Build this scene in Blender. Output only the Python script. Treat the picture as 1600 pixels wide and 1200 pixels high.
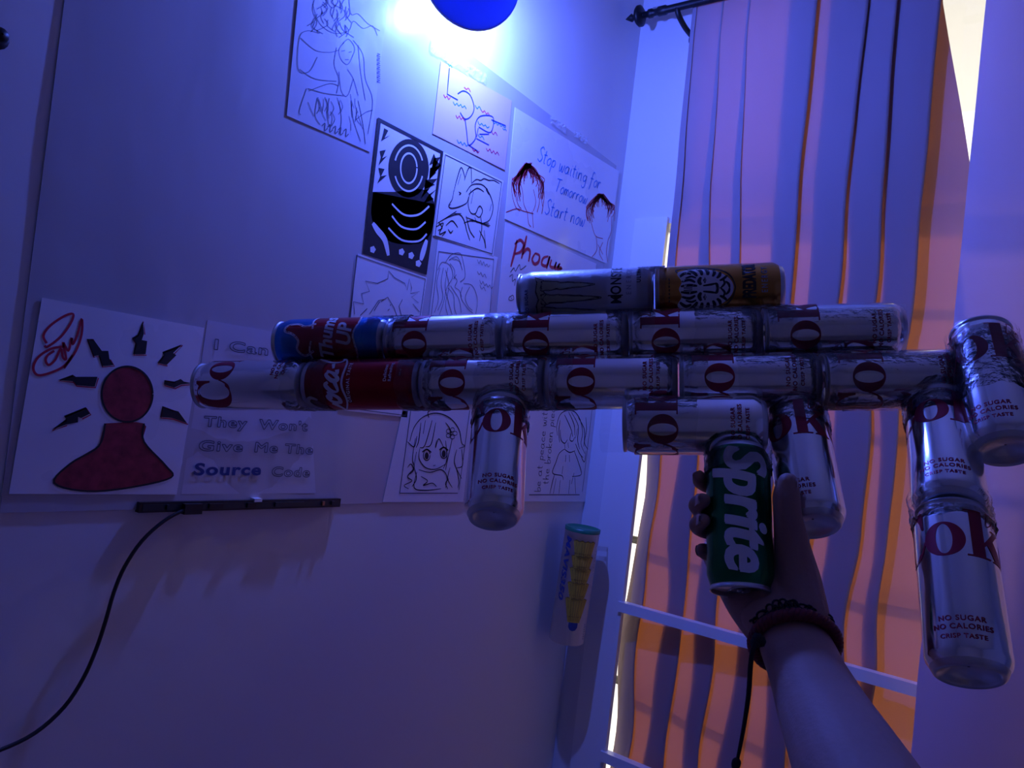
import bpy, bmesh, math, random
from mathutils import Vector, Matrix, noise
random.seed(7)
PI = math.pi
S = bpy.context.scene
COL = S.collection
for o in list(bpy.data.objects): bpy.data.objects.remove(o)

# ------------------------------------------------------------------ camera
HC = 1.35                       # eye height
FPX = 1189.05                   # focal length in pixels of a 1600 px wide frame
YAW, PIT, ROL = [math.radians(a) for a in (36.8781, 2.2867, -7.0866)]
fw = Vector((math.cos(YAW)*math.cos(PIT), math.sin(YAW)*math.cos(PIT), math.sin(PIT)))
rt = Vector((math.sin(YAW), -math.cos(YAW), 0))
dn = fw.cross(rt)
CX = rt*math.cos(ROL) + dn*math.sin(ROL)
CY = -rt*math.sin(ROL) + dn*math.cos(ROL)
CAM = Vector((0, 0, HC))
cd = bpy.data.cameras.new('camera'); cam = bpy.data.objects.new('camera', cd); COL.objects.link(cam)
cd.sensor_fit = 'HORIZONTAL'; cd.sensor_width = 36; cd.lens = FPX*36/1600; cd.clip_start = .02
cam.matrix_world = Matrix.Translation(CAM) @ Matrix((CX, -CY, -fw)).transposed().to_4x4()
S.camera = cam
YC, XC = 0.90, 1.53             # wall planes: drawings wall y = YC, window wall x = XC

# ------------------------------------------------------------------ world, sun, exposure
W = bpy.data.worlds.new('sky'); S.world = W; W.use_nodes = True
bg = W.node_tree.nodes['Background']; bg.inputs[0].default_value = (1.0, .94, .83, 1); bg.inputs[1].default_value = 2.0
sd = bpy.data.lights.new('sun_offscreen', 'SUN'); sun = bpy.data.objects.new('sun_offscreen', sd); COL.objects.link(sun)
sd.energy = 2.6; sd.color = (1.0, .80, .58); sd.angle = math.radians(6)
sun.rotation_euler = Vector((-1, .16, -.60)).to_track_quat('-Z', 'Y').to_euler(); sun.location = (4, 0, 3)
vs = S.view_settings; vs.view_transform = 'Standard'; vs.look = 'None'; vs.gamma = 1; vs.use_curve_mapping = False
vs.exposure = -0.4
LAMP_W = 33.0                   # blue wall lamp

# ------------------------------------------------------------------ helpers
def ray(px, py): return CX*((px-800)/FPX) + CY*((py-600)/FPX) + fw
def on_left(px, py, off=0.0):
    r = ray(px, py); return CAM + r*((YC-off)/r.y)
def on_right(px, py, off=0.0):
    r = ray(px, py); return CAM + r*((XC-off)/r.x)
def at(px, py, d): return CAM + ray(px, py)*d

MATS = {}
def mat(name, col, rough=.5, metal=0.0, bump=0.0, bscale=40, var=0.0, spec=.5, coat=0.0, emit=None, es=0, stretch=None):
    if name in MATS: return MATS[name]
    m = bpy.data.materials.new(name); m.use_nodes = True; nt = m.node_tree; b = nt.nodes['Principled BSDF']
    b.inputs['Base Color'].default_value = (*col, 1); b.inputs['Roughness'].default_value = rough
    b.inputs['Metallic'].default_value = metal; b.inputs['Specular IOR Level'].default_value = spec
    b.inputs['Coat Weight'].default_value = coat; b.inputs['Coat Roughness'].default_value = .08
    if emit: b.inputs['Emission Color'].default_value = (*emit, 1); b.inputs['Emission Strength'].default_value = es
    tc = nt.nodes.new('ShaderNodeTexCoord'); n = nt.nodes.new('ShaderNodeTexNoise'); n.inputs['Scale'].default_value = bscale
    n.inputs['Detail'].default_value = 3
    if stretch:
        mp = nt.nodes.new('ShaderNodeMapping'); mp.inputs['Scale'].default_value = stretch
        nt.links.new(tc.outputs['Object'], mp.inputs[0]); nt.links.new(mp.outputs[0], n.inputs['Vector'])
    else: nt.links.new(tc.outputs['Object'], n.inputs['Vector'])
    if bump:
        bp = nt.nodes.new('ShaderNodeBump'); bp.inputs['Strength'].default_value = bump; bp.inputs['Distance'].default_value = .01
        nt.links.new(n.outputs['Fac'], bp.inputs['Height']); nt.links.new(bp.outputs[0], b.inputs['Normal'])
    if var:
        mx = nt.nodes.new('ShaderNodeMix'); mx.data_type = 'RGBA'; mx.inputs['A'].default_value = (*[c*(1-var) for c in col], 1)
        mx.inputs['B'].default_value = (*[min(1, c*(1+var)) for c in col], 1)
        nt.links.new(n.outputs['Fac'], mx.inputs['Factor']); nt.links.new(mx.outputs['Result'], b.inputs['Base Color'])
    else:
        mr = nt.nodes.new('ShaderNodeMapRange'); mr.inputs['To Min'].default_value = rough*.85; mr.inputs['To Max'].default_value = min(1, rough*1.15)
        nt.links.new(n.outputs['Fac'], mr.inputs['Value']); nt.links.new(mr.outputs[0], b.inputs['Roughness'])
    MATS[name] = m; return m

def mesh_obj(name, vs_, fs, mats, parent=None, smooth=False, mi=None):
    me = bpy.data.meshes.new(name); me.from_pydata([tuple(v) for v in vs_], [], fs); me.update()
    for m in (mats if isinstance(mats, (list, tuple)) else [mats]): me.materials.append(m)
    if mi:
        for p, i in zip(me.polygons, mi): p.material_index = i
    if smooth:
        for p in me.polygons: p.use_smooth = True
    return link(name, me, parent)
def link(name, me, parent=None):
    o = bpy.data.objects.new(name, me); COL.objects.link(o)
    if parent is not None: o.parent = parent
    return o
def tag(o, label=None, cat=None, group=None, kind=None):
    if label: o['label'] = label
    if cat: o['category'] = cat
    if group: o['group'] = group
    if kind: o['kind'] = kind
    return o
def empty(name, loc=(0, 0, 0)):
    o = bpy.data.objects.new(name, None); COL.objects.link(o); o.location = loc; o.empty_display_size = .05; return o
BOXF = [(0, 3, 2, 1), (4, 5, 6, 7), (0, 1, 5, 4), (1, 2, 6, 5), (2, 3, 7, 6), (3, 0, 4, 7)]
def boxv(a, b):
    (x0, y0, z0), (x1, y1, z1) = [min(p, q) for p, q in zip(a, b)], [max(p, q) for p, q in zip(a, b)]
    return [(x0, y0, z0), (x1, y0, z0), (x1, y1, z0), (x0, y1, z0), (x0, y0, z1), (x1, y0, z1), (x1, y1, z1), (x0, y1, z1)]
class MB:
    def __init__(s): s.v, s.f, s.m = [], [], []
    def add(s, v, f, m=0):
        k = len(s.v); s.v += [Vector(p) for p in v]; s.f += [tuple(i+k for i in q) for q in f]; s.m += [m]*len(f); return s
    def box(s, a, b, m=0): return s.add(boxv(a, b), BOXF, m)
    def tube(s, pts, rad, n=10, m=0, cap=True):
        pts = [Vector(p) for p in pts]; k = len(s.v); up = None
        for i, p in enumerate(pts):
            t = (pts[min(i+1, len(pts)-1)] - pts[max(i-1, 0)]).normalized()
            if up is None: up = t.orthogonal().normalized()
            up = (up - t*up.dot(t)).normalized(); w = t.cross(up)
            r = rad[i] if isinstance(rad, (list, tuple)) else rad
            for j in range(n):
                a = 2*PI*j/n; s.v.append(p + (up*math.cos(a) + w*math.sin(a))*r)
        for i in range(len(pts)-1):
            for j in range(n):
                s.f.append((k+i*n+j, k+i*n+(j+1) % n, k+(i+1)*n+(j+1) % n, k+(i+1)*n+j)); s.m.append(m)
        if cap:
            s.f.append(tuple(k+j for j in reversed(range(n)))); s.m.append(m)
            s.f.append(tuple(k+(len(pts)-1)*n+j for j in range(n))); s.m.append(m)
        return s
    def lathe(s, prof, n=32, m=0, mf=None):
        k = len(s.v)
        for r, z in prof:
            for j in range(n): s.v.append(Vector((r*math.cos(2*PI*j/n), r*math.sin(2*PI*j/n), z)))
        for i in range(len(prof)-1):
            for j in range(n):
                s.f.append((k+i*n+j, k+i*n+(j+1) % n, k+(i+1)*n+(j+1) % n, k+(i+1)*n+j)); s.m.append(mf(i) if mf else m)
        return s
    def move(s, M, k=0):
        for i in range(k, len(s.v)): s.v[i] = M @ s.v[i]
        return s
    def build(s, name, mats, parent=None, smooth=False): return mesh_obj(name, s.v, s.f, mats, parent, smooth, s.m)
def frame_to(p, zdir, xhint=None):
    z = Vector(zdir).normalized(); x = Vector(xhint) if xhint is not None else z.orthogonal()
    x = (x - z*x.dot(z)).normalized(); y = z.cross(x)
    M = Matrix((x, y, z)).transposed().to_4x4(); M.translation = Vector(p); return M
def smooth_pts(pts, sub=5):
    if len(pts) < 3: return [Vector(p) for p in pts]
    P = [Vector(p) for p in pts]; out = []
    for i in range(len(P)-1):
        a, b, c, d = P[max(i-1, 0)], P[i], P[i+1], P[min(i+2, len(P)-1)]
        for j in range(sub):
            t = j/sub
            out.append(.5*((2*b) + (c-a)*t + (2*a-5*b+4*c-d)*t*t + (3*b-a-3*c+d)*t**3))
    return out + [P[-1]]

# ---- flat art: 2-D outlines and strokes -------------------------------------------------
def ribbon2(pts, w, taper=False):
    """a stroke of width w along 2-D points -> verts (2-D), quads"""
    P = [Vector((p[0], p[1])) for p in pts]; v, f = [], []
    for i, p in enumerate(P):
        t = P[min(i+1, len(P)-1)] - P[max(i-1, 0)]
        t = t.normalized() if t.length > 1e-9 else Vector((1, 0)); nrm = Vector((-t.y, t.x))
        ww = w[i] if isinstance(w, (list, tuple)) else w*(.35+.65*math.sin(PI*(.08+.84*i/max(1, len(P)-1)))) if taper else w
        v += [p + nrm*ww/2, p - nrm*ww/2]
    f = [(2*i, 2*i+1, 2*i+3, 2*i+2) for i in range(len(P)-1)]
    return v, f
def fill2(loops):
    """closed 2-D outlines (with holes) -> filled mesh verts/faces"""
    cu = bpy.data.curves.new('tmp', 'CURVE'); cu.dimensions = '2D'; cu.fill_mode = 'BOTH'
    for L in loops:
        sp = cu.splines.new('POLY'); sp.points.add(len(L)-1); sp.use_cyclic_u = True
        for q, p in zip(sp.points, L): q.co = (p[0], p[1], 0, 1)
    return curve_mesh(cu)
def curve_mesh(cu):
    o = bpy.data.objects.new('tmp', cu); me = bpy.data.meshes.new_from_object(o)
    v = [Vector((p.co.x, p.co.y)) for p in me.vertices]; f = [tuple(p.vertices) for p in me.polygons]
    bpy.data.objects.remove(o); bpy.data.meshes.remove(me); bpy.data.curves.remove(cu)
    return v, f
def text2(s, size=1.0, bold=0.0, shear=0.0, spacing=1.0, align='LEFT'):
    cu = bpy.data.curves.new('tmp', 'FONT'); cu.body = s; cu.size = size; cu.offset = bold; cu.shear = shear
    cu.space_character = spacing; cu.align_x = align; cu.fill_mode = 'BOTH'; cu.resolution_u = 4
    return curve_mesh(cu)
def text_outline(s, size=1.0, bold=0, spacing=1.0):
    """outlines of the letters as closed 2-D loops"""
    v, f = text2(s, size, bold, 0, spacing); cnt = {}
    for q in f:
        for i in range(len(q)):
            e = (q[i], q[(i+1) % len(q)]); k = tuple(sorted((tuple(round(c, 6) for c in v[e[0]]), tuple(round(c, 6) for c in v[e[1]]))))
            cnt.setdefault(k, []).append(e)
    return [[v[es[0][0]], v[es[0][1]]] for es in cnt.values() if len(es) == 1]
class Art:
    """2-D shapes collected per material, then laid on a wall or wrapped on a can"""
    def __init__(s): s.v, s.f, s.m = [], [], []
    def add(s, vf, m=0, T=None):
        v, f = vf; k = len(s.v); s.v += [Vector(T(p)) if T else Vector((p[0], p[1])) for p in v]
        s.f += [tuple(i+k for i in q) for q in f]; s.m += [m]*len(f); return s
    def line(s, pts, w, m=0, sm=True, taper=False, sub=5):
        return s.add(ribbon2(smooth_pts(pts, sub) if sm else pts, w, taper), m)
    def poly(s, loops, m=0): return s.add(fill2(loops), m)
    def on_wall(s, name, mats, parent, off):
        return mesh_obj(name, [(p.x, YC-off, p.y) for p in s.v], s.f, mats, parent, False, s.m)
    def on_can(s, name, mats, R, step=2.6):
        me = bpy.data.meshes.new(name); me.from_pydata([(p.x, p.y, 0) for p in s.v], [], s.f)
        for m in mats: me.materials.append(m)
        for p, i in zip(me.polygons, s.m): p.material_index = i
        bm = bmesh.new(); bm.from_mesh(me)
        x0 = min(v.co.x for v in bm.verts); x1 = max(v.co.x for v in bm.verts); x = x0+step
        while x < x1:
            bmesh.ops.bisect_plane(bm, geom=bm.verts[:]+bm.edges[:]+bm.faces[:], dist=1e-5, plane_co=(x, 0, 0), plane_no=(1, 0, 0)); x += step
        for v in bm.verts:
            a = v.co.x/(R*1000); v.co = (R*math.sin(a), -R*math.cos(a), v.co.y/1000)
        bm.normal_update()
        for fc in bm.faces:
            c = fc.calc_center_median()
            if fc.normal.x*c.x + fc.normal.y*c.y < 0: fc.normal_flip()
            fc.smooth = True
        bm.to_mesh(me); bm.free(); return me
def ell(cx, cy, rx, ry, a0=0, a1=360, n=40):
    return [(cx+rx*math.cos(math.radians(a0+(a1-a0)*i/n)), cy+ry*math.sin(math.radians(a0+(a1-a0)*i/n))) for i in range(n + (0 if abs(a1-a0) >= 360 else 1))]
# single-stroke handwriting
SF = {
 'a': [[(.45,.42),(.25,.5),(.05,.3),(.1,.05),(.3,.02),(.44,.25),(.45,.48),(.46,.1),(.56,0)]], 'b': [[(.06,1),(.05,.02),(.3,.02),(.42,.25),(.3,.48),(.06,.3)]],
 'c': [[(.42,.42),(.25,.5),(.05,.28),(.15,.03),(.45,.08)]], 'd': [[(.42,.42),(.22,.5),(.05,.25),(.18,.02),(.42,.2),(.45,1),(.44,.1),(.54,0)]],
 'e': [[(.05,.24),(.4,.32),(.3,.49),(.12,.45),(.05,.22),(.18,.02),(.45,.1)]], 'f': [[(.45,.9),(.32,1),(.2,.8),(.17,0),(.1,-.35)], [(.02,.48),(.4,.5)]],
 'g': [[(.42,.42),(.22,.5),(.05,.28),(.2,.03),(.42,.22),(.44,.48),(.42,-.28),(.2,-.42),(.04,-.28)]], 'h': [[(.07,1),(.05,0),(.08,.32),(.25,.5),(.38,.38),(.4,.06),(.5,0)]],
 'i': [[(.08,.5),(.08,.08),(.2,0)], [(.1,.68),(.13,.72)]], 'k': [[(.06,1),(.05,0)], [(.38,.48),(.07,.22),(.42,0)]], 'l': [[(.08,1),(.06,.1),(.16,0)]],
 'm': [[(.04,.5),(.05,0),(.1,.38),(.22,.48),(.28,.3),(.28,0),(.33,.38),(.45,.48),(.53,.3),(.56,0)]], 'n': [[(.05,.5),(.05,0),(.1,.38),(.28,.5),(.38,.35),(.4,.05),(.5,0)]],
 'o': [[(.25,.5),(.05,.3),(.1,.05),(.28,.0),(.42,.2),(.38,.44),(.25,.5)]], 'p': [[(.1,.5),(.02,-.42)], [(.08,.35),(.28,.5),(.42,.3),(.3,.03),(.06,.1)]],
 'q': [[(.42,.42),(.22,.5),(.05,.28),(.2,.03),(.42,.22),(.44,.48),(.38,-.42),(.5,-.3)]], 'r': [[(.05,.5),(.06,0),(.1,.32),(.22,.5),(.36,.46)]],
 's': [[(.36,.42),(.2,.5),(.08,.38),(.3,.18),(.26,.02),(.04,.05)]], 't': [[(.16,.85),(.14,.1),(.28,.0)], [(.0,.55),(.34,.58)]],
 'u': [[(.05,.5),(.06,.1),(.22,0),(.4,.2),(.42,.5),(.42,.1),(.52,0)]], 'w': [[(.03,.5),(.1,.03),(.22,.02),(.3,.4),(.36,.03),(.5,.02),(.58,.5)]],
 'y': [[(.05,.5),(.08,.15),(.3,.08),(.42,.5),(.36,-.3),(.15,-.4)]], 'S': [[(.5,.85),(.3,1),(.1,.8),(.25,.55),(.48,.3),(.3,.0),(.02,.12)]],
 'T': [[(.0,.95),(.6,1)], [(.32,.97),(.26,0)]], "'": [[(.08,1),(.04,.8)]], ' ': []}
SW = {c: max([p[0] for st in SF[c] for p in st] or [.3])+.1 for c in SF}
def handwrite(art, s, A, B, w, m=0, slant=.15):
    """write s along the baseline A -> B (wall coordinates)"""
    A, B = Vector(A), Vector(B); tw = sum(SW[c] for c in s); e = (B-A)/tw; u = Vector((-e.y, e.x))
    if e.x < 0 and abs(e.y) < abs(e.x): u = -u
    x = 0
    for c in s:
        for st in SF[c]: art.line([A + e*(x+p[0]+slant*p[1]) + u*p[1] for p in st], w, m)
        x += SW[c]

# ------------------------------------------------------------------ materials
M_WALL = mat('wall_paint', (.74, .73, .76), .62, bump=.06, bscale=25)
M_CEIL = mat('ceiling_paint', (.8, .8, .8), .8)
M_FLOOR = mat('floor_tile', (.30, .26, .25), .35, var=.1, bscale=6)
M_WHITE = mat('white_enamel', (.82, .82, .84), .3)
M_SHEET = mat('glossy_sheet', (.52, .50, .54), .24, bump=.30, bscale=5, coat=.4, stretch=(1.6, 1, .7))
M_PAPER = mat('drawing_paper', (.80, .77, .82), .42, bump=.10, bscale=14, coat=.25)
M_PAPER2 = mat('laminated_paper', (.86, .84, .88), .28, bump=.16, bscale=9, coat=.5)
M_PINK = mat('pink_paper', (.72, .50, .58), .5, bump=.1, bscale=12)
M_FILM = mat('grey_film_paper', (.60, .60, .68), .22, bump=.2, bscale=10, coat=.6)
M_INK = mat('black_ink', (.012, .012, .02), .55)
M_PENCIL = mat('grey_pen', (.09, .09, .13), .6)
M_REDINK = mat('red_marker', (.55, .015, .05), .5)
M_BLUEINK = mat('blue_marker', (.01, .26, .80), .5)
M_DBLUE = mat('dark_blue_marker', (.02, .045, .22), .5)
M_BLACK = mat('black_plastic', (.012, .012, .016), .38)
M_IRON = mat('dark_iron', (.012, .012, .016), .45, .3)
M_ALU = mat('brushed_aluminium', (.88, .88, .90), .15, 1.0, bscale=300, stretch=(1, 1, .05))
M_ALUDULL = mat('bare_aluminium', (.62, .63, .66), .30, 1.0)
M_RED = mat('dark_red_print', (.30, .006, .035), .35, .25)
M_CANRED = mat('red_can_lacquer', (.42, .008, .02), .24, .65)
M_CANBLUE = mat('blue_can_lacquer', (.01, .20, .62), .24, .65)
M_CANGREEN = mat('green_can_lacquer', (.004, .16, .045), .22, .6)
M_CANGOLD = mat('gold_can_lacquer', (.55, .26, .055), .25, .9)
M_CANPALE = mat('pale_grey_can_lacquer', (.62, .66, .74), .36, .25, bump=.05, bscale=300)
M_WPRINT = mat('white_print', (.82, .83, .88), .35)
M_GPRINT = mat('grey_print', (.25, .3, .42), .4)
M_YPRINT = mat('pale_yellow_print', (.62, .66, .5), .4)
M_SKIN = mat('skin', (.40, .235, .20), .62, bump=.05, bscale=260, var=.06, spec=.3)
M_NAIL = mat('finger_nail', (.68, .50, .52), .2)
M_BRAID = mat('red_braided_leather', (.17, .012, .022), .55, var=.35, bscale=300)
M_CORD = mat('black_cord', (.012, .01, .016), .7)
M_SHUTTLE = mat('yellow_feather_print', (.50, .33, .04), .45, var=.3, bscale=120, stretch=(3, 3, .3))
M_GREENCAP = mat('green_plastic_cap', (.01, .18, .10), .35)

def cloth(name, col, tcol, tf):
    m = bpy.data.materials.new(name); m.use_nodes = True; nt = m.node_tree; nt.nodes.remove(nt.nodes['Principled BSDF'])
    d = nt.nodes.new('ShaderNodeBsdfDiffuse'); t = nt.nodes.new('ShaderNodeBsdfTranslucent'); mx = nt.nodes.new('ShaderNodeMixShader')
    tc = nt.nodes.new('ShaderNodeTexCoord'); n = nt.nodes.new('ShaderNodeTexNoise'); n.inputs['Scale'].default_value = 900
    bp = nt.nodes.new('ShaderNodeBump'); bp.inputs['Strength'].default_value = .15; bp.inputs['Distance'].default_value = .002
    nt.links.new(tc.outputs['Object'], n.inputs['Vector']); nt.links.new(n.outputs['Fac'], bp.inputs['Height']); nt.links.new(bp.outputs[0], d.inputs['Normal'])
    d.inputs[0].default_value = (*col, 1); t.inputs[0].default_value = (*tcol, 1); mx.inputs[0].default_value = tf
    nt.links.new(d.outputs[0], mx.inputs[1]); nt.links.new(t.outputs[0], mx.inputs[2]); nt.links.new(mx.outputs[0], nt.nodes['Material Output'].inputs[0])
    return m
M_CURT = cloth('peach_curtain_cloth', (.36, .29, .32), (.88, .27, .05), .145)
M_CURT2 = cloth('lavender_curtain_cloth', (.60, .53, .63), (.80, .45, .40), .11)
def clear(name, alpha, rough, bump, bscale, col=(1, 1, 1)):
    m = bpy.data.materials.new(name); m.use_nodes = True; nt = m.node_tree; nt.nodes.remove(nt.nodes['Principled BSDF'])
    t = nt.nodes.new('ShaderNodeBsdfTransparent'); g = nt.nodes.new('ShaderNodeBsdfGlossy'); mx = nt.nodes.new('ShaderNodeMixShader')
    t.inputs[0].default_value = (*col, 1)
    fr = nt.nodes.new('ShaderNodeFresnel'); fr.inputs[0].default_value = 1.45; ad = nt.nodes.new('ShaderNodeMath'); ad.operation = 'ADD'; ad.inputs[1].default_value = alpha
    n = nt.nodes.new('ShaderNodeTexNoise'); n.inputs['Scale'].default_value = bscale; n.inputs['Detail'].default_value = 4
    tc = nt.nodes.new('ShaderNodeTexCoord'); nt.links.new(tc.outputs['Object'], n.inputs['Vector'])
    bp = nt.nodes.new('ShaderNodeBump'); bp.inputs['Strength'].default_value = bump; bp.inputs['Distance'].default_value = .004
    nt.links.new(n.outputs['Fac'], bp.inputs['Height']); nt.links.new(bp.outputs[0], g.inputs['Normal']); nt.links.new(bp.outputs[0], fr.inputs['Normal'])
    g.inputs['Roughness'].default_value = rough
    nt.links.new(fr.outputs[0], ad.inputs[0]); nt.links.new(ad.outputs[0], mx.inputs[0])
    nt.links.new(t.outputs[0], mx.inputs[1]); nt.links.new(g.outputs[0], mx.inputs[2]); nt.links.new(mx.outputs[0], nt.nodes['Material Output'].inputs[0])
    return m
M_TAPE = clear('clear_tape_film', .02, .06, .55, 130, (.98, .98, .98))
M_TAPEW = mat('milky_tape', (.85, .85, .9), .25)
M_TAPEW.node_tree.nodes['Principled BSDF'].inputs['Alpha'].default_value = .38
M_GLASS = clear('window_glass', .01, .02, 0, 5)

# ------------------------------------------------------------------ the room
ZF, ZCEIL, XB, YB = 0.0, 2.75, -2.0, -2.4
WT = .07
def struct(o): o['kind'] = 'structure'; return o
struct(mesh_obj('floor', boxv((XB-.1, YB-.1, -.1), (XC+WT, YC+.1, 0)), BOXF, M_FLOOR))
struct(mesh_obj('ceiling', boxv((XB-.1, YB-.1, ZCEIL), (XC+WT, YC+.1, ZCEIL+.1)), BOXF, M_CEIL))
struct(mesh_obj('wall_left', boxv((XB-.1, YC, 0), (XC+WT, YC+.1, ZCEIL)), BOXF, M_WALL))
struct(mesh_obj('wall_back', boxv((XB-.1, YB-.1, 0), (XB, YC, ZCEIL)), BOXF, M_WALL))
struct(mesh_obj('wall_side', boxv((XB, YB-.1, 0), (XC+WT, YB, ZCEIL)), BOXF, M_WALL))
WY0, WY1, WZ0, WZ1 = -.75, .772, .35, 1.818      # main window opening
TY1, TZ0, TZ1 = .70, 1.862, 2.30                 # transom above it
wr = MB()
WYO = .845
wr.box((XC, WYO, 0), (XC+WT, YC, ZCEIL)).box((XC, YB, 0), (XC+WT, WY0, ZCEIL)).box((XC, WY0, 0), (XC+WT, WYO, WZ0))
wr.box((XC, WY0, TZ1), (XC+WT, WYO, ZCEIL)).box((XC, TY1, WZ1), (XC+WT, WYO, TZ1))
struct(wr.build('wall_right', M_WALL))
struct(mesh_obj('added_shade_slab_1', boxv((XC+WT-.01, WY0-.3, TZ1+.08), (XC+WT+.85, YC, TZ1+.18)), BOXF, mat('white_render', (.9, .9, .88), .8)))   # slab added outside above the window to keep sun off the upper curtain
# window: frame, panes, horizontal rails in front of the curtain, outer bars
win = struct(empty('window_1', (XC, WY0, WZ0)))
def wpart(name, mb, m, parent=win):
    mb.move(Matrix.Translation(-Vector((XC, WY0, WZ0)))); return mb.build(name, m, parent)
wpart('jamb', MB().box((XC-.010, WY1-.004, WZ0), (XC+.003, WYO+.004, WZ1+.012)), M_WHITE)
wpart('jamb', MB().box((XC-.012, WY0-.02, WZ0), (XC+.03, WY0+.01, WZ1)), M_WHITE)
wpart('transom_bar', MB().box((XC+.056, WY0, WZ1-.005), (XC+.074, WYO, TZ0)), M_WHITE)
wpart('mullion', MB().box((XC+.058, -.02, WZ0), (XC+.072, .03, TZ1)), M_WHITE)
for z in (.964, .641): wpart('crossbar', MB().box((XC-.016, WY0-.01, z-.0105), (XC+.004, WY1+.004, z+.0105)), M_WHITE)
for z in (.78, 1.10, 1.42, 1.66): wpart('outer_bar', MB().box((XC+.066, WY0, z-.008), (XC+.074, WYO, z+.008)), M_IRON)
for (ya, yb, za, zb) in ((WY0, -.02, WZ0, WZ1), (.03, WYO, WZ0, WZ1), (WY0, -.02, TZ0, TZ1), (.03, TY1, TZ0, TZ1)):
    wpart('pane', MB().box((XC+.060, ya, za), (XC+.063, yb, zb)), M_GLASS)

# ------------------------------------------------------------------ blue wall lamp near the top of the drawings wall
lp = on_left(752, -54, .17); lp_w = Vector((lp.x+.05, YC, lp.z+.10))
lamp = tag(empty('wall_lamp', lp_w), 'blue wall lamp with a dish shade glowing above the sheet of drawings', 'lamp')
def lpart(name, mb, m, smooth=True):
    mb.move(Matrix.Translation(-lp_w)); return mb.build(name, m, lamp, smooth)
ax = Vector((-.45, -.85, -.10)).normalized()          # dish looks away from the wall
R_ = .074
prof = [(.012, .0), (.045, .004), (.062, .014), (R_, .032), (R_+.003, .034), (R_+.001, .040), (.060, .022), (.044, .011), (.004, .007)]
dish = MB().lathe([(r, -z) for r, z in prof], 48); dish.move(frame_to(lp, ax))
M_SHADE = cloth('blue_lamp_shade', (.14, .30, .90), (.20, .42, 1.0), .13)
lpart('shade', dish, M_SHADE)
lpart('rim', MB().tube([(frame_to(lp, ax) @ Vector((math.cos(t*PI/24)*(R_+.001), math.sin(t*PI/24)*(R_+.001), -.037))) for t in range(49)], .0032, 8), M_WHITE)
foot = on_left(712, -12); bulb = foot + Vector((0, -.105, .012))
lpart('bulb', MB().lathe([(.001, .022), (.014, .018), (.021, .006), (.021, -.006), (.014, -.018), (.001, -.022)], 20).move(Matrix.Translation(bulb)), mat('lamp_bulb', (.6, .75, 1), .4, emit=(.16, .30, 1.0), es=30))
lpart('arm', MB().tube([lp - ax*.008, bulb + Vector((.02, 0, .02)), lp - ax*.03 + Vector((.03, .02, .05)), lp_w + Vector((.0, -.01, .02))], .007, 8), M_IRON)
lpart('mounting_plate', MB().lathe([(.001, .012), (.03, .01), (.034, 0)], 24).move(frame_to(lp_w + Vector((0, 0, .02)), (0, -1, 0))), M_IRON)
ld = bpy.data.lights.new('wall_lamp_light_offscreen', 'POINT'); lo = bpy.data.objects.new('wall_lamp_light_offscreen', ld)   # the lamp's own bulb, just above the picture's edge
COL.objects.link(lo)
ld.energy = LAMP_W; ld.color = (.085, .15, 1.0); ld.shadow_soft_size = .012; lo.location = bulb + Vector((0, 0, -.028)) - lp_w; lo.parent = lamp

# ------------------------------------------------------------------ things on the drawings wall
def Wp(px, py):
    p = on_left(px, py); return Vector((p.x, p.z))
def zmap(ox, oy, sc): return lambda p: Wp(ox+sc*p[0], oy+sc*p[1])
Z1, Z2, Z3, Z4, Z9 = zmap(400, 0, .375), zmap(540, 380, .35), zmap(0, 440, .3375), zmap(290, 400, .35625), zmap(700, 600, .21667)
def slab(name, quad, off, m, parent=None, th=.0006, n=6):
    """thin sheet lying on the wall: quad of wall coordinates, front face at distance off"""
    v, f = [], []
    a, b, c, d = [Vector(q) for q in quad]
    for k, y in ((0, YC-off), (1, YC-off+th)):
        for i in range(n+1):
            for j in range(n+1):
                u, w = j/n, i/n; p = (a*(1-u)+b*u)*(1-w) + (d*(1-u)+c*u)*w; v.append((p.x, y, p.y))
    N = (n+1)**2
    for i in range(n):
        for j in range(n):
            q = i*(n+1)+j; f.append((q, q+n+1, q+n+2, q+1)); f.append((N+q, N+q+1, N+q+n+2, N+q+n+1))
    for i in range(n):
        for e in ((i, i+1), (n*(n+1)+i+1, n*(n+1)+i), ((i+1)*(n+1), i*(n+1)), (i*(n+1)+n, (i+1)*(n+1)+n)): f.append((e[0], e[1], e[1]+N, e[0]+N))
    return mesh_obj(name, v, f, m, parent)
PO = .0030      # papers' front face
IO = .00335      # ink
def paper(name, quadpx, label, m=M_PAPER, cat='drawing', off=PO, group='drawings on the white sheet'):
    q = [Wp(*p) for p in quadpx]
    o = empty(name, (q[3].x, YC, q[3].y)); tag(o, label, cat, group)
    s = slab('sheet', q, off, m); s.data.transform(Matrix.Translation(-o.location)); s.parent = o
    return o
def ink(art, name, mats, parent, off=IO):
    o = art.on_wall(name, mats, None, off); o.data.transform(Matrix.Translation(-parent.location)); o.parent = parent; return o
PX = .00057     # one photo pixel on this wall, roughly (metres)

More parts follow.
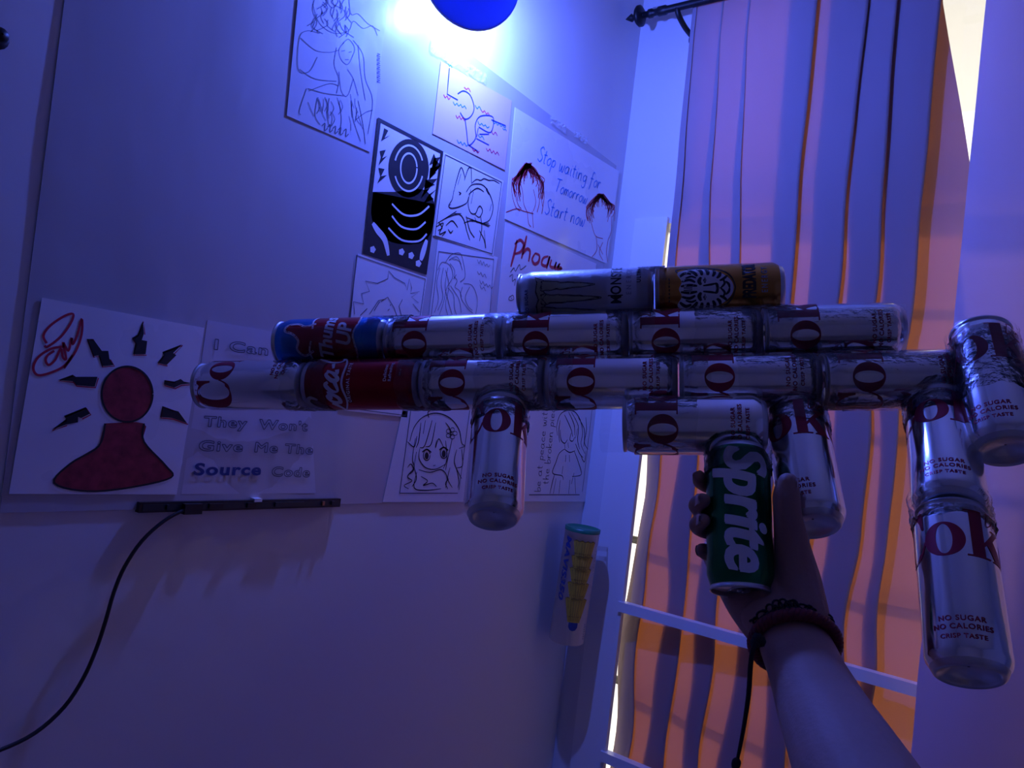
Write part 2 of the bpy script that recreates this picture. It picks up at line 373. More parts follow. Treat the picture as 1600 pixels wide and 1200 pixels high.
# the big glossy sheet
sq = [(.318, 1.985), (1.492, 1.949), (1.485, 1.181), (.335, 1.181)]
sheet = slab('wall_sheet', sq, .0018, M_SHEET, th=.0012, n=48)
for v_ in sheet.data.vertices:
    if v_.co.y < YC-.0012: v_.co.y += .0006*noise.noise((v_.co.x*9, 0, v_.co.z*6))
tag(sheet, 'large glossy white sheet covering the wall behind the drawings', 'sheet')
for i, (px, py, w, h) in enumerate(((687, 82, .05, .022), (712, 98, .06, .02), (745, 118, .05, .018), (870, 195, .06, .014), (905, 215, .05, .014))):
    p = Wp(px, py)
    v, f = [], []
    for a in range(9):
        for b in range(4):
            v.append((p.x-w/2+w*a/8+random.uniform(-.002, .002), YC-.0035-random.uniform(0, .0022), p.y-h/2+h*b/3+random.uniform(-.002, .002)))
    for a in range(8):
        for b in range(3): f.append((a*4+b, a*4+b+1, a*4+b+5, a*4+b+4))
    tag(mesh_obj('sticky_tape', v, f, M_TAPEW), ('crinkled tape on the sheet edge just above the pink mind map paper' if i < 3 else 'thin tape on the sheet edge just above the motto paper with red heads'), 'tape', 'tape strips holding the glossy sheet')

# 1. red and black marker poster with bolts (figure replaced by a plain shape)
po = paper('marker_poster', [(64, 465), (317, 512), (274, 772), (12, 771)], 'white poster of black bolts around a plain red shape, signed in red', M_PAPER2, 'poster')
M_REDSCR = mat('scribbled_red_marker', (.30, .022, .04), .55, var=.75, bscale=95)
a = Art(); a.poly([[Z3(p) for p in ell(582, 520, 118, 128)]]); a.poly([[Z3(p) for p in smooth_pts([(480, 655), (660, 655), (660, 740), (760, 850), (785, 905), (600, 950), (400, 968), (245, 930), (320, 840), (450, 760)], 4)]])
ink(a, 'red_shape', [M_REDSCR], po)
a = Art()
for st in (ell(582, 520, 118, 128, 0, 359), [(480, 655), (450, 760), (320, 840), (245, 930), (400, 968), (600, 950), (785, 905), (760, 850), (660, 740), (660, 655)]):
    a.line([Z3(p) for p in st], .0022)
ink(a, 'outline', [M_INK], po, IO+.0003)
bolts = [[(395,265),(425,265),(465,320),(495,320),(500,355),(520,385),(465,390),(450,340),(425,345)], [(655,180),(660,240),(650,270),(675,275),(668,335),(610,335),(620,285),(605,260),(630,245)],
 [(835,290),(795,330),(810,340),(765,385),(722,375),(750,340),(745,325)], [(262,455),(330,430),(345,440),(445,440),(432,485),(345,478),(330,460)],
 [(755,455),(800,462),(830,450),(845,462),(885,470),(830,475),(800,490),(752,475)], [(410,610),(370,630),(355,625),(355,650),(300,660),(232,685),(300,635),(290,620),(390,580)], [(745,575),(800,595),(820,600),(860,655),(790,630),(735,625)]]
for b in bolts:
    a = Art(); a.poly([[Z3(p) for p in b]], 0); c = b[len(b)//2:]+b[:2]
    a.line([Z3((p[0]+4, p[1]+5)) for p in c], .0013, 1, False)
    ink(a, 'bolt', [M_INK, M_REDINK], po)
a = Art()
for st in ([(210,285),(195,250),(225,205),(290,160),(332,150),(322,190),(275,255),(215,300),(200,295)], [(245,320),(215,340),(205,365),(220,385),(250,360),(275,310),(285,350),(300,355),(285,280),(310,320),(325,260),(330,290),(350,250),(372,172),(372,240),(345,320),(290,400)], [(290,300),(230,310),(170,350),(148,400),(170,432),(230,420),(290,390),(330,340)]):
    a.line([Z3(p) for p in st], .0026)
ink(a, 'signature', [M_REDINK], po)

# 2. outlined slogan
po = paper('slogan_sheet', [(323, 500), (478, 528), (492, 770), (282, 772)], 'grey film sheet with outlined lettering about source code', M_FILM, 'poster', PO-.001)
def put_text(art, s, A, B, cap, m, outline, w=.0011, bold=0.0):
    A, B = Vector(A), Vector(B); v, f = text2(s, 1, bold, 0, 1.12)
    x0, x1 = min(p.x for p in v), max(p.x for p in v); e = (B-A); u = Vector((-e.y, e.x)).normalized()*cap/.73
    T = lambda p: A + e*((p[0]-x0)/(x1-x0)) + u*p[1]
    if outline:
        for seg in text_outline(s, 1, bold, 1.12): art.line([T(p) for p in seg], w, m, False)
    else: art.add((v, f), m, T)
a = Art()
for s, A, B, cap in (('I Can', (985,312), (1232,340), 28), ('They', (935,668), (1135,676), 28), ('Won\'t', (1190,680), (1415,690), 28), ('Give', (912,780), (1115,785), 28), ('Me The', (1172,786), (1440,797), 28), ('Code', (1250,898), (1425,902), 26)):
    a = Art(); put_text(a, s, Z3(A), Z3(B), .0135, 0, True, .0012, .02); ink(a, 'outlined_word', [M_PENCIL], po)
a = Art(); put_text(a, 'Source', Z3((890, 893)), Z3((1200, 893)), .0155, 0, False, bold=.035); ink(a, 'filled_lettering', [M_DBLUE], po)

# 3. drawing of two long-haired figures in robes
po = paper('robed_couple_drawing', [(469, -62), (604, 8), (576, 238), (446, 181)], 'grey laminated drawing of two long-haired robed figures, topmost on the sheet', M_FILM)
a = Art(); rnd = random.Random(3)
for st in ([(250,60),(225,110),(260,140),(210,130),(175,160),(170,290),(215,300),(250,240)], [(360,180),(340,210),(350,250),(375,270),(395,240),(405,200),(380,165),(355,185)], [(330,200),(320,270),(340,330),(330,390)], [(400,170),(440,230),(450,330),(480,420),(460,560)], [(420,190),(430,300),(450,420)],
  [(205,370),(175,460),(180,480)], [(210,370),(280,390),(360,400)], [(340,300),(350,380),(375,400),(400,330)], [(375,290),(400,330),(420,400)], [(180,160),(240,210),(300,220),(340,210)], [(175,290),(240,330),(330,340)], [(250,410),(240,480),(260,520)], [(300,410),(290,470),(300,530)], [(340,420),(350,500),(340,560)], [(390,420),(400,500),(430,590)], [(420,420),(440,520),(450,600)], [(215,380),(300,350),(340,360)], [(350,215),(365,212)], [(380,220),(392,217)], [(365,250),(380,250)],
  [(410,500),(450,470),(480,460)], [(230,20),(260,100),(320,140),(380,130),(400,90),(440,120),(480,110),(500,150)], [(250,-40),(230,40),(250,90)], [(380,-20),(390,60),(420,60),(460,100),(510,130)]):
    a.line([Z1(p) for p in st], .0011)
for i in range(34):
    x, y = rnd.uniform(235, 385), rnd.uniform(-20, 110); a.line([Z1(p) for p in ((x, y), (x+rnd.uniform(-20, 20), y+25), (x+rnd.uniform(-35, 35), y+50))], .0012)
for i in range(22):
    x = rnd.uniform(210, 440); y = rnd.uniform(390, 480+(x-123)*.44-90); a.line([Z1(p) for p in ((x, y), (x+rnd.uniform(-6, 14), y+30), (x+rnd.uniform(-10, 25), y+60))], .0009)
for i in range(7):
    y = 225+i*18; a.line([Z1(p) for p in ((500, y), (510, y+4), (498, y+9), (512, y+14))], .0016)
for i in range(5): a.line([Z1(p) for p in ((270+i*22, 525+i*6), (282+i*22, 515+i*6), (280+i*22, 545+i*6), (292+i*22, 535+i*6))], .0014)
ink(a, 'line_drawing', [M_PENCIL], po)

# 4. black and white print (figure replaced by plain shapes)
po = paper('black_print', [(588.6, 184), (690.6, 237), (664, 429), (565, 396)], 'black print with a plain rounded shape and white lightning streaks', M_PAPER, 'print')
a = Art()
outer = [Z1(p) for p in ((503, 490), (775, 632), (705, 1145), (440, 1057))]
inner = [Z1(p) for p in ((514, 512), (762, 640), (735, 850), (480, 800))]
a.poly([outer, inner]); a.poly([[Z1(p) for p in ell(630, 702, 84, 122, 0, 360)]]); 
a.poly([[Z1(p) for p in smooth_pts([(575, 800), (690, 790), (738, 860), (705, 1000), (560, 1010), (478, 920), (482, 800)], 4)]])
ink(a, 'black_field', [M_INK], po)
a = Art()
for st in ([(480, 930), (500, 960), (530, 1000), (545, 1065)], [(705, 1000), (690, 1050), (680, 1085)]): a.line([Z1(p) for p in st], .011, 0, taper=True)
for st in ([(560, 900), (600, 945), (660, 955), (700, 925)], [(545, 950), (600, 1000), (670, 1005), (705, 975)], [(560, 850), (610, 895), (670, 895), (715, 860)]): a.line([Z1(p) for p in st], .0032)
for c in ((600, 1050), (640, 1065), (670, 1098), (480, 1040)): a.poly([[Z1(p) for p in ell(c[0], c[1], 13, 16, 0, 360, 5)]])
for st in (ell(630, 702, 60, 95, 200, 340), ell(630, 702, 60, 95, 20, 160), ell(630, 702, 34, 62, 0, 355)): a.line([Z1(p) for p in st], .0030)
ink(a, 'white_shape', [M_WPRINT], po, IO+.0003)
for b in ([(528,535),(545,545),(530,575),(552,565),(515,590),(525,555)], [(510,630),(535,625),(520,660),(540,650),(505,690),(515,655)], [(505,700),(530,705),(515,735),(540,730),(500,765),(512,735)], [(735,640),(715,690),(735,680),(712,725),(745,665)], [(762,655),(735,660),(765,690),(720,700),(745,720),(715,750)], [(750,745),(700,750),(740,770),(695,790),(715,790),(680,830)], [(745,790),(715,810),(735,830),(690,850)]):
    a = Art(); a.poly([[Z1(p) for p in b]]); ink(a, 'bolt', [M_INK], po)

# 5. wolf drawing
def frame_lines(a, q, w=.0013, m=0):
    for i in range(len(q)-1): a.line([q[i], q[i+1]], w, m, False)
po = paper('wolf_drawing', [(691, 238), (785, 283), (769, 401), (675, 368)], 'ink drawing of a wolf with pointed ears beside the black print')
a = Art(); frame_lines(a, [Z1(p) for p in ((783,645),(1018,760),(978,1058),(740,982),(783,645))])
for st in ([(818,800),(832,745),(850,698),(866,745)], [(862,752),(878,705),(890,702),(892,762)], [(835,770),(848,725)], [(818,795),(812,830),(797,858),(812,868),(845,860),(872,845),(880,820)], [(838,800),(848,806),(840,812)], [(797,858),(806,852)], [(892,765),(912,748),(930,752),(945,745),(965,752),(985,752),(1008,765)],
  [(870,800),(895,770),(940,772),(970,815),(982,865),(968,915),(940,930)], [(880,810),(915,785),(945,800)], [(890,790),(878,845),(888,885),(908,890),(920,865),(930,860),(938,880),(925,905),(905,892)], [(900,800),(890,850)], [(945,775),(960,790)], [(952,790),(965,812)], [(975,850),(968,880)],
  [(750,930),(795,905),(840,893),(862,920),(872,960),(885,1000)], [(775,915),(800,900),(830,880)], [(868,905),(920,925),(970,940)], [(870,900),(885,960),(905,990)], [(930,900),(935,950),(925,1005)], [(945,960),(952,1035)], [(905,905),(915,930)], [(895,912),(898,925)], [(860,930),(900,920),(965,945)], [(925,960),(945,1000),(950,1035)],
  [(785,940),(812,920),(835,948)], [(795,955),(805,970),(815,960)], [(745,945),(775,930),(758,975),(785,965),(768,985)], [(755,925),(770,950),(752,960)], [(940,930),(965,930)], [(820,890),(850,890)]):
    a.line([Z1(p) for p in st], .0022, taper=True)
ink(a, 'line_drawing', [M_INK], po)

# 6. mind map on pink paper
po = paper('mind_map_paper', [(687, 96), (798, 158), (787, 266), (674, 209)], 'pinkish paper with a hand-drawn mind map of circles and branches', M_PINK)
a = Art()
for st in ([(800,285),(795,340),(791,393),(835,418)], [(835,392),(860,380),(888,400),(903,450),(890,485),(865,497),(845,470)], [(865,497),(872,550),(880,605),(905,585),(912,560)], [(912,570),(908,520),(930,485),(982,490),(972,552),(922,530)], [(975,500),(1035,525)], [(920,535),(913,578),(965,605)], [(880,605),(920,632)], [(925,560),(965,560)]): a.line([Z1(p) for p in st], .0022, 0, len(st) > 4)
rnd = random.Random(5)
def scrib(a, x, y, w, m, mp=Z1, h=8, lw=.0016):
    n = max(3, int(w/7)); a.line([mp((x-w/2+w*i/n, y+w*.42*(i/n-.5)+(h*.6 if i % 2 else -h*.6)+rnd.uniform(-2, 2))) for i in range(n+1)], lw, m)
for x, y, w in ((790,405,28), (875,372,26), (845,492,36), (950,470,36), (987,556,26), (910,630,30), (980,632,54)): scrib(a, x, y, w, 1)
for x, y, w in ((843,440,55), (920,450,26), (1008,520,56), (942,522,48), (932,572,26), (855,598,46), (803,275,16), (1030,540,16)): scrib(a, x, y, w, 2)
ink(a, 'marker_lines', [M_DBLUE, M_REDINK, M_BLUEINK], po)

# 7. motto paper with two red heads
po = paper('motto_paper', [(803, 168), (966, 268), (946, 412), (787, 342)], 'white paper with blue handwritten motto between two red sketched heads', M_PAPER2)
for s_, A, B in (('Stop waiting for', (1165, 668), (1428, 790)), ('Tomorrow', (1238, 795), (1372, 852)), ('Start now', (1195, 890), (1362, 945))):
    a = Art(); handwrite(a, s_, Z1(A), Z1(B), .0021, 0, .3); ink(a, 'handwritten_line', [M_BLUEINK], po)
def red_head(cx, cy, rx, ry, extra, seed):
    r = random.Random(seed); a = Art()
    for k in range(64):
        sd_ = r.choice((-1, 1)); u = r.uniform(.05, 1); y1 = r.uniform(.0, .95) if u > .5 else r.uniform(-.55, .15)
        x0 = cx+r.uniform(-.25, .25)*rx; y0 = cy-ry*r.uniform(.8, 1.0)
        a.line([Z1(p) for p in ((x0, y0), (x0*.4+(cx+sd_*u*rx*.9)*.6, cy-ry*r.uniform(.55, .85)*(1.05-.35*u)), (cx+sd_*u*rx, cy+ry*y1*.45-ry*.2), (cx+sd_*u*rx*r.uniform(.8, 1.0), cy+ry*y1))], .0016)
    for st in extra: a.line([Z1(p) for p in st], .0015)
    ink(a, 'head_sketch', [M_REDINK], po)
red_head(1128, 762, 68, 84, ([(1062,740),(1060,800),(1075,860),(1095,880)], [(1095,760),(1105,800),(1110,850),(1125,885)], [(1190,760),(1195,820),(1185,890)], [(1170,780),(1175,840),(1165,885)], [(1150,790),(1160,840),(1150,880)], [(1070,790),(1085,850),(1100,870)], [(1035,885),(1080,870),(1110,880),(1150,890)], [(1125,885),(1130,930),(1140,945)], [(1145,880),(1150,950)], [(1085,800),(1095,840)], [(1180,790),(1188,860)]), 11)
red_head(1430, 868, 60, 62, ([(1385,900),(1400,960),(1412,985),(1440,995)], [(1475,900),(1476,960),(1462,1000)], [(1412,985),(1415,1040),(1395,1070)], [(1440,1010),(1425,1050),(1440,1085)], [(1462,1000),(1455,1050),(1460,1090)], [(1375,880),(1385,930)], [(1420,1020),(1440,1060)]), 12)

# 8. brush lettering paper
po = paper('brush_lettering_paper', [(788, 348), (930, 412), (914, 560), (770, 540)], 'paper with red brush-lettered word above small pen doodles', M_PAPER)
a = Art()
for st in ([(1082,1000),(1072,1050),(1056,1112)], [(1072,1018),(1095,1000),(1110,1020),(1098,1048),(1072,1058)], [(1122,982),(1112,1030),(1100,1078)], [(1104,1062),(1122,1038),(1136,1048),(1130,1090)], [(1158,1055),(1145,1080),(1155,1100),(1172,1090),(1175,1065),(1158,1055)], [(1212,1068),(1192,1075),(1185,1100),(1205,1108),(1215,1080),(1218,1070),(1205,1120)], [(1226,1082),(1220,1108),(1236,1114),(1246,1092)], [(1246,1092),(1240,1118),(1254,1112),(1258,1100)], [(1262,1098),(1252,1112),(1268,1118),(1250,1126)]):
    a.line([Z1(p) for p in st], .0066, taper=True)
ink(a, 'brush_lettering', [M_REDINK], po)
a = Art()
for st in ([(728,240),(740,232),(745,248),(732,256),(722,250),(728,236)], [(733,245),(737,247)], [(730,130),(745,110),(752,125),(770,95),(775,118),(800,100)], [(725,150),(740,140),(738,170),(752,160),(748,190)], [(760,140),(770,165),(760,180)]): a.line([Z2(p) for p in st], .0014)
ink(a, 'pen_doodle', [M_INK], po)

# 9. kissing couple line drawing
po = paper('kissing_couple_drawing', [(682, 375), (776, 402), (752, 560), (662, 548)], 'thin line drawing of a kissing couple with handwriting')
a = Art(); frame_lines(a, [Z2(p) for p in ((412, 330), (375, 330), (410, 36))]); frame_lines(a, [Z1(p) for p in ((755, 1048), (985, 1080))]); frame_lines(a, [Z2(p) for p in ((655, 70), (638, 320))])
rnd = random.Random(9)
for st in ([(440,85),(465,52),(505,45),(520,90),(527,150),(505,172)], [(455,75),(490,60),(510,95)], [(470,70),(500,80),(515,120)], [(405,120),(425,85),(460,100),(472,150),(445,200),(432,260),(412,320)], [(450,110),(438,190),(450,250),(470,320)], [(430,110),(420,180),(428,240),(405,300)], [(440,120),(455,190),(440,270),(450,320)], [(478,150),(492,168),(482,195),(502,212),(512,240)], [(488,140),(475,160)], [(520,180),(560,190),(582,250),(575,315)], [(515,195),(508,240),(538,290),(562,312)], [(548,195),(528,240),(540,280),(560,300)], [(450,200),(475,230),(480,290),(490,320)], [(462,190),(500,250),(510,310)], [(415,110),(400,180),(408,250),(390,310)], [(460,90),(480,120),(478,150)]):
    a.line([Z2(p) for p in st], .0010)
for x, y, w in ((610, 92, 56), (602, 140, 40), (622, 186, 60), (606, 200, 26)): scrib(a, x, y, w, 0, Z2, 12, .0009)
ink(a, 'line_drawing', [M_PENCIL], po)

# 10. spiky hair drawing
po = paper('spiky_hair_drawing', [(557, 396), (665, 434), (634, 652), (528, 640)], 'thin line drawing of a spiky-haired head under the black print')
a = Art(); frame_lines(a, [Z2(p) for p in ((-20, 700), (42, 55), (350, 160), (262, 768), (0, 735))])
for st in ([(735,255),(730,200),(775,210),(765,165),(800,155),(783,110),(835,120),(880,100),(885,65),(910,95),(955,120),(965,150),(975,100),(985,140),(980,165),(1020,155),(985,180),(1015,205),(990,210),(1020,245)], [(800,255),(840,195),(865,190)], [(850,200),(880,180),(910,230),(920,262)], [(820,240),(845,200)], [(760,260),(790,230)], [(880,240),(888,232)], [(890,218),(895,212)], [(940,260),(930,220),(945,190)]):
    a.line([Z4(p) for p in st], .0012, 0, False)
ink(a, 'line_drawing', [M_PENCIL], po)

# 11. big-eyed girl drawing
po = paper('big_eyed_girl_drawing', [(636, 600), (742, 600), (722, 784), (596, 784)], 'ink drawing of a big-eyed girl with long hair and flower clip')
a = Art(); frame_lines(a, [Z2(p) for p in ((285,745),(235,1115),(495,1115))], .0014); frame_lines(a, [Z2(p) for p in ((548,745),(500,1100))], .0014)
for st in ([(280,885),(300,820),(340,775),(400,758),(460,780),(500,830),(512,890),(526,905),(500,915)], [(388,742),(362,752),(366,778)], [(270,885),(300,908),(312,860)], [(305,870),(292,960),(300,1000),(270,1040),(290,1060),(255,1080),(275,1095)], [(330,800),(320,880),(308,912)], [(380,790),(348,900),(325,912)], [(396,800),(376,895),(350,908)], [(400,878),(395,912),(410,872),(432,912)], [(440,880),(446,960),(430,1005)], [(470,870),(450,960),(440,1012)], [(490,920),(480,980),(512,1050)], [(512,920),(516,990),(490,1002)], [(325,915),(322,960),(350,1000),(395,1008),(440,985)], [(320,1010),(370,1022),(420,1010),(446,1040),(440,1092)], [(312,1020),(300,1090),(350,1102),(420,1095)], [(330,1040),(360,1060),(340,1080),(380,1070),(400,1085)], [(270,1000),(285,985),(298,1010),(280,1030)], [(460,1000),(450,1050),(470,1090)], [(490,1010),(500,1060),(495,1090)], [(385,992),(395,990)], [(310,930),(300,990)], [(350,790),(340,850)], [(440,800),(460,830),(462,870)], [(300,1000),(310,1050),(290,1085)], [(455,1050),(440,1070),(450,1095)]):
    a.line([Z2(p) for p in st], .0021, taper=True)
for c in ((356, 945), (432, 936)):
    a.line([Z2(p) for p in ell(c[0], c[1], 15, 24, 0, 350, 12)], .0018); a.poly([[Z2(p) for p in ell(c[0], c[1]+3, 9, 16, 0, 360, 14)]]); a.line([Z2(p) for p in ((c[0]-20, c[1]-14), (c[0], c[1]-26), (c[0]+20, c[1]-12))], .0026)
for k in range(5): a.line([Z2(p) for p in ell(466+17*math.cos(k*1.257), 848+17*math.sin(k*1.257), 9, 9, 0, 350, 8)], .0013)
a.line([Z2(p) for p in ell(466, 848, 5, 5, 0, 350, 8)], .0016)
ink(a, 'line_drawing', [M_INK], po)

# 12. peace drawing
po = paper('peace_drawing', [(826, 600), (934, 600), (918, 784), (800, 783)], 'drawing of a long-haired girl beside words about peace and broken pieces')
a = Art(); frame_lines(a, [Z9(p) for p in ((1040,100),(960,775))]); frame_lines(a, [Z9(p) for p in ((575,797),(940,797))], .0018)
for st in ([(780,370),(775,300),(800,220),(850,190),(905,200),(945,260),(962,350),(950,430),(978,500)], [(800,330),(806,400),(832,426),(852,400)], [(830,220),(850,260),(880,330),(890,380)], [(860,200),(900,290),(905,370)], [(880,200),(930,300),(925,400),(940,470)], [(930,240),(975,330),(970,450)], [(910,430),(940,500),(965,530)], [(830,425),(835,465)], [(855,420),(860,460)], [(830,468),(792,500),(770,560),(745,640),(812,660),(822,690)], [(900,480),(930,560),(952,650),(886,665)], [(830,468),(868,492),(906,480)], [(770,680),(750,790)], [(800,692),(790,790)], [(870,690),(860,790)], [(905,670),(912,790)], [(760,650),(745,700),(725,790)], [(840,510),(838,560)], [(865,510),(868,560)], [(900,640),(880,720)], [(820,590),(812,650)], [(880,350),(870,400),(890,410),(905,380)], [(925,320),(910,390)], [(800,260),(790,330),(795,420)], [(985,240),(990,330),(975,420),(1000,470)], [(950,520),(975,560),(985,480)]):
    a.line([Z9(p) for p in st], .0023, taper=True)
def vwrite(s, A, B, w): handwrite(a, s, Z9(A), Z9(B), w, 0, .05)
vwrite('be at peace with', (655, 775), (712, 150), .0013); vwrite('the broken pieces', (712, 722), (772, 90), .0013)
ink(a, 'line_drawing', [M_INK], po)

# black bar with its cable
b0, b1 = Wp(212, 791), Wp(526, 784.5)
bar = tag(empty('sensor_bar', (b0.x, YC, b0.y)), 'narrow black bar stuck on the wall under the slogan', 'bar')
def barp(name, a, b, m): mesh_obj(name, [Vector(v)-bar.location for v in boxv(a, b)], BOXF, m, bar)
barp('body', (b0.x, YC-.009, b0.y-.0065), (b1.x, YC, b0.y+.0060), M_BLACK)
M_PCB = mat('dark_circuit_board', (.02, .03, .035), .4)
barp('circuit_strip', (b0.x+.004, YC-.0095, b0.y-.0045), (b1.x-.004, YC-.009, b0.y+.0035), M_PCB)
for px, w, m in ((385, .013, M_BLACK), (445, .05, M_PCB), (330, .02, M_BLACK), (497, .004, mat('copper_contact', (.4, .2, .12), .4, .6)), (512, .006, M_PCB), (255, .003, M_PCB)):
    x = Wp(px, 788).x; barp('component', (x-w/2, YC-.0125, b0.y-.003), (x+w/2, YC-.009, b0.y+.003), m)
x = Wp(396, 783).x; barp('clip', (x-.006, YC-.011, b0.y+.004), (x+.006, YC, b0.y+.0085), M_WHITE)
x = Wp(292, 790).x; barp('connector', (x-.012, YC-.017, b0.y-.009), (x+.012, YC-.008, b0.y+.004), M_BLACK)
cab = [on_left(px, py, .014) for px, py in ((300, 793), (285, 798), (255, 815), (222, 845), (195, 885), (178, 925), (165, 970), (150, 1015), (130, 1060), (100, 1105), (55, 1145), (0, 1172), (-60, 1190), (-140, 1205))]
tb = MB().tube(smooth_pts(cab, 4), .0024, 8); tb.move(Matrix.Translation(-bar.location)); tb.build('cable', M_BLACK, bar, True)
# small dark hook at the sheet's upper corner
hk = on_left(-6, 58); o = tag(empty('wall_hook', hk), 'small dark wall hook beside the glossy sheet', 'hook')
MB().lathe([(.001, .016), (.006, .015), (.008, .011), (.006, .006), (.005, 0)], 14).move(frame_to((0, 0, 0), (0, -1, 0))).build('peg', M_IRON, o, True)
MB().lathe([(.001, .003), (.011, .002), (.012, 0)], 16).move(frame_to((0, 0, 0), (0, -1, 0))).build('plate', M_IRON, o, True)

# shuttlecock tube taped in the room corner
tt, tbm = at(911, 824, 1.645), at(884.5, 1001, 1.640)
TR = .0375; TL = (tt-tbm).length
tube = tag(empty('shuttlecock_tube'), 'white shuttlecock tube with green lid standing in the room corner', 'tube')
tube.matrix_world = frame_to(tbm, tt-tbm, CX*1.0)
M_TUBE = mat('white_tube_card', (.78, .78, .82), .35, coat=.3)
MB().lathe([(.001, 0), (TR-.003, 0), (TR, .003), (TR, TL-.006), (TR+.0006, TL-.006)], 48).build('body', M_TUBE, tube, True)
MB().lathe([(TR+.0008, TL-.008), (TR+.0008, TL), (TR-.003, TL+.001), (TR-.004, TL-.003), (.001, TL-.003)], 48).build('lid', M_GREENCAP, tube, True)
def cyl_art(a, name, mats, R, parent, rot):
    me = a.on_can(name, mats, R); o = link(name, me, parent); o.rotation_euler = (0, 0, rot); return o
# local x of the tube points to the camera's right, so the camera side is local -y (cross of z and x)
Lm = TL*1000; a = Art(); h0 = Lm*.20
for k, (w0, w1, z0, z1) in enumerate(((13, 25, .205, .40), (14, 25, .385, .535), (15, 25, .52, .66), (16, 25, .635, .765), (17, 25, .745, .895))):
    zz0, zz1 = z0*Lm, z1*Lm; n = 8; top = [(-w1+2*w1*i/n, zz1+(3 if i % 2 else 0)) for i in range(n+1)]
    a.poly([[(-w0, zz0), (w0, zz0)] + top[::-1]], 0)
    a.line([(-w0-3, zz0+12), (w0+3, zz0+12)], 2.2, 1, False); a.line(top, 1.8, 1, False)
    for i in range(1, n): a.line([(-w0+2*w0*i/n, zz0+3), (-w1+2*w1*i/n, zz1-2)], .9, 1, False)
a.poly([[(-10, .205*Lm), (10, .205*Lm), (10, .165*Lm), (6, .14*Lm), (0, .132*Lm), (-6, .14*Lm), (-10, .165*Lm)]], 2)
cyl_art(a, 'shuttlecock_print', [M_SHUTTLE, mat('brown_print', (.16, .09, .03), .5), M_DBLUE], TR+.0004, tube, math.radians(8))
a = Art(); v, f = text2('MAVIS350', 19, .7, .18, 1.02)
w = max(p.x for p in v); a.add((v, f), 0, lambda p: (p[1]-7, Lm*.93-p[0]*(Lm*.56/w)))
cyl_art(a, 'lettering', [M_DBLUE], TR+.0005, tube, math.radians(-48))
a = Art()
for k in range(7): a.line([(0, Lm*.06+k*5), (5+3*(k % 2), Lm*.06+k*5+1)], 2.2, 0, False)
cyl_art(a, 'small_print', [M_GPRINT], TR+.0005, tube, math.radians(54)); a = Art()
for k in range(5): a.line([(-95, Lm*.10+k*6), (-91, Lm*.10+k*6)], 1.6, 0, False)
cyl_art(a, 'small_print', [M_GPRINT], TR+.0005, tube, math.radians(54)); a = Art()
for k in range(8): a.line([(2, Lm*.62+k*7), (6, Lm*.62+k*7+2)], 1.3, 0, False)
cyl_art(a, 'small_print', [M_GPRINT], TR+.0005, tube, math.radians(54))
for (pa, pb, pc, pd) in (((934, 853), (951, 855), (950, 862), (932, 860)), ((931, 868), (949, 870), (948, 877), (930, 875))):
    q = [on_right(*p, .004) for p in (pa, pb, pc, pd)]; q[0] = at(pa[0], pa[1], 1.63); q[3] = at(pd[0], pd[1], 1.63)
    o = mesh_obj('tape_strip', [Vector(p)-tbm for p in q], [(0, 1, 2, 3)], M_TAPE); o.data.transform(Matrix.Translation(tbm)); o.data.transform(tube.matrix_world.inverted()); o.parent = tube

# ------------------------------------------------------------------ curtain rod and curtains
ra = on_right(985, 28, .08); rb_ = on_right(1112, -1, .08); rz = (ra.z+rb_.z)/2
rod = tag(empty('curtain_rod', (XC-.08, ra.y, rz)), 'dark iron curtain rod with pointed finial above the window', 'curtain rod')
def rpart(name, mb, sm=True): return mb.build(name, M_IRON, rod, sm)
along = frame_to((0, 0, 0), (0, -1, 0))
rpart('finial', MB().lathe([(.0005, -.012), (.004, -.006), (.007, 0), (.009, .004), (.006, .008), (.0075, .011), (.012, .014), (.006, .018)], 18).move(along))
rpart('flange', MB().lathe([(.006, .017), (.019, .018), (.023, .022), (.023, .027), (.017, .031), (.007, .033)], 26).move(along))
rpart('pole', MB().lathe([(.007, .028), (.007, .045), (.010, .047), (.010, .055), (.0075, .058), (.0075, .068), (.0105, .071), (.0105, .088), (.008, .092), (.008, 1.75)], 18).move(along))
bk = MB().tube(smooth_pts([(-.002, -.115, .002), (.004, -.118, -.016), (.03, -.122, -.030), (.055, -.124, -.034), (.078, -.124, -.034)], 4), [.006]*17, 10)
rpart('bracket', bk)
rpart('bracket_plate', MB().lathe([(.001, .007), (.010, .006), (.013, 0)], 18).move(frame_to((.079, -.124, -.036), (-1, 0, 0))))

def Ry(px, py): return on_right(px, py).y
def sheet_path(ctrl):
    P = [Vector(c) for c in ctrl]
    for _ in range(2):
        Q = [P[0]]
        for a, b in zip(P, P[1:]): Q += [a*.78+b*.22, a*.22+b*.78]
        Q.append(P[-1]); P = Q
    return P
def curtain(name, ctrl, z1, z0, offs, m, seed, wob):
    """ctrl: (y above, y below, depth above, depth below) along the cloth"""
    P = sheet_path(ctrl); nz = 60; v, f = [], []; n = len(P)
    for k in range(nz+1):
        z = z1+(z0-z1)*k/nz; o = offs(z); s = min(1.0, max(0, (2.19-z)/(2.19-1.12))); e = (2.19-z)/(2.19-1.12)
        for i, p in enumerate(P):
            y = p.x*(1-s)+p.y*s; w = noise.noise((y*7+seed, z*2.2, seed)); d = p.z*(1-s)+p[3]*s
            y += wob*noise.noise((y*11, z*5.0, seed+3))*s*1.6
            v.append((XC-(o+d+.005*w), y, z))
    for k in range(nz):
        for i in range(n-1): f.append((k*n+i, k*n+i+1, (k+1)*n+i+1, (k+1)*n+i))
    return mesh_obj(name, v, f, m, None, True)
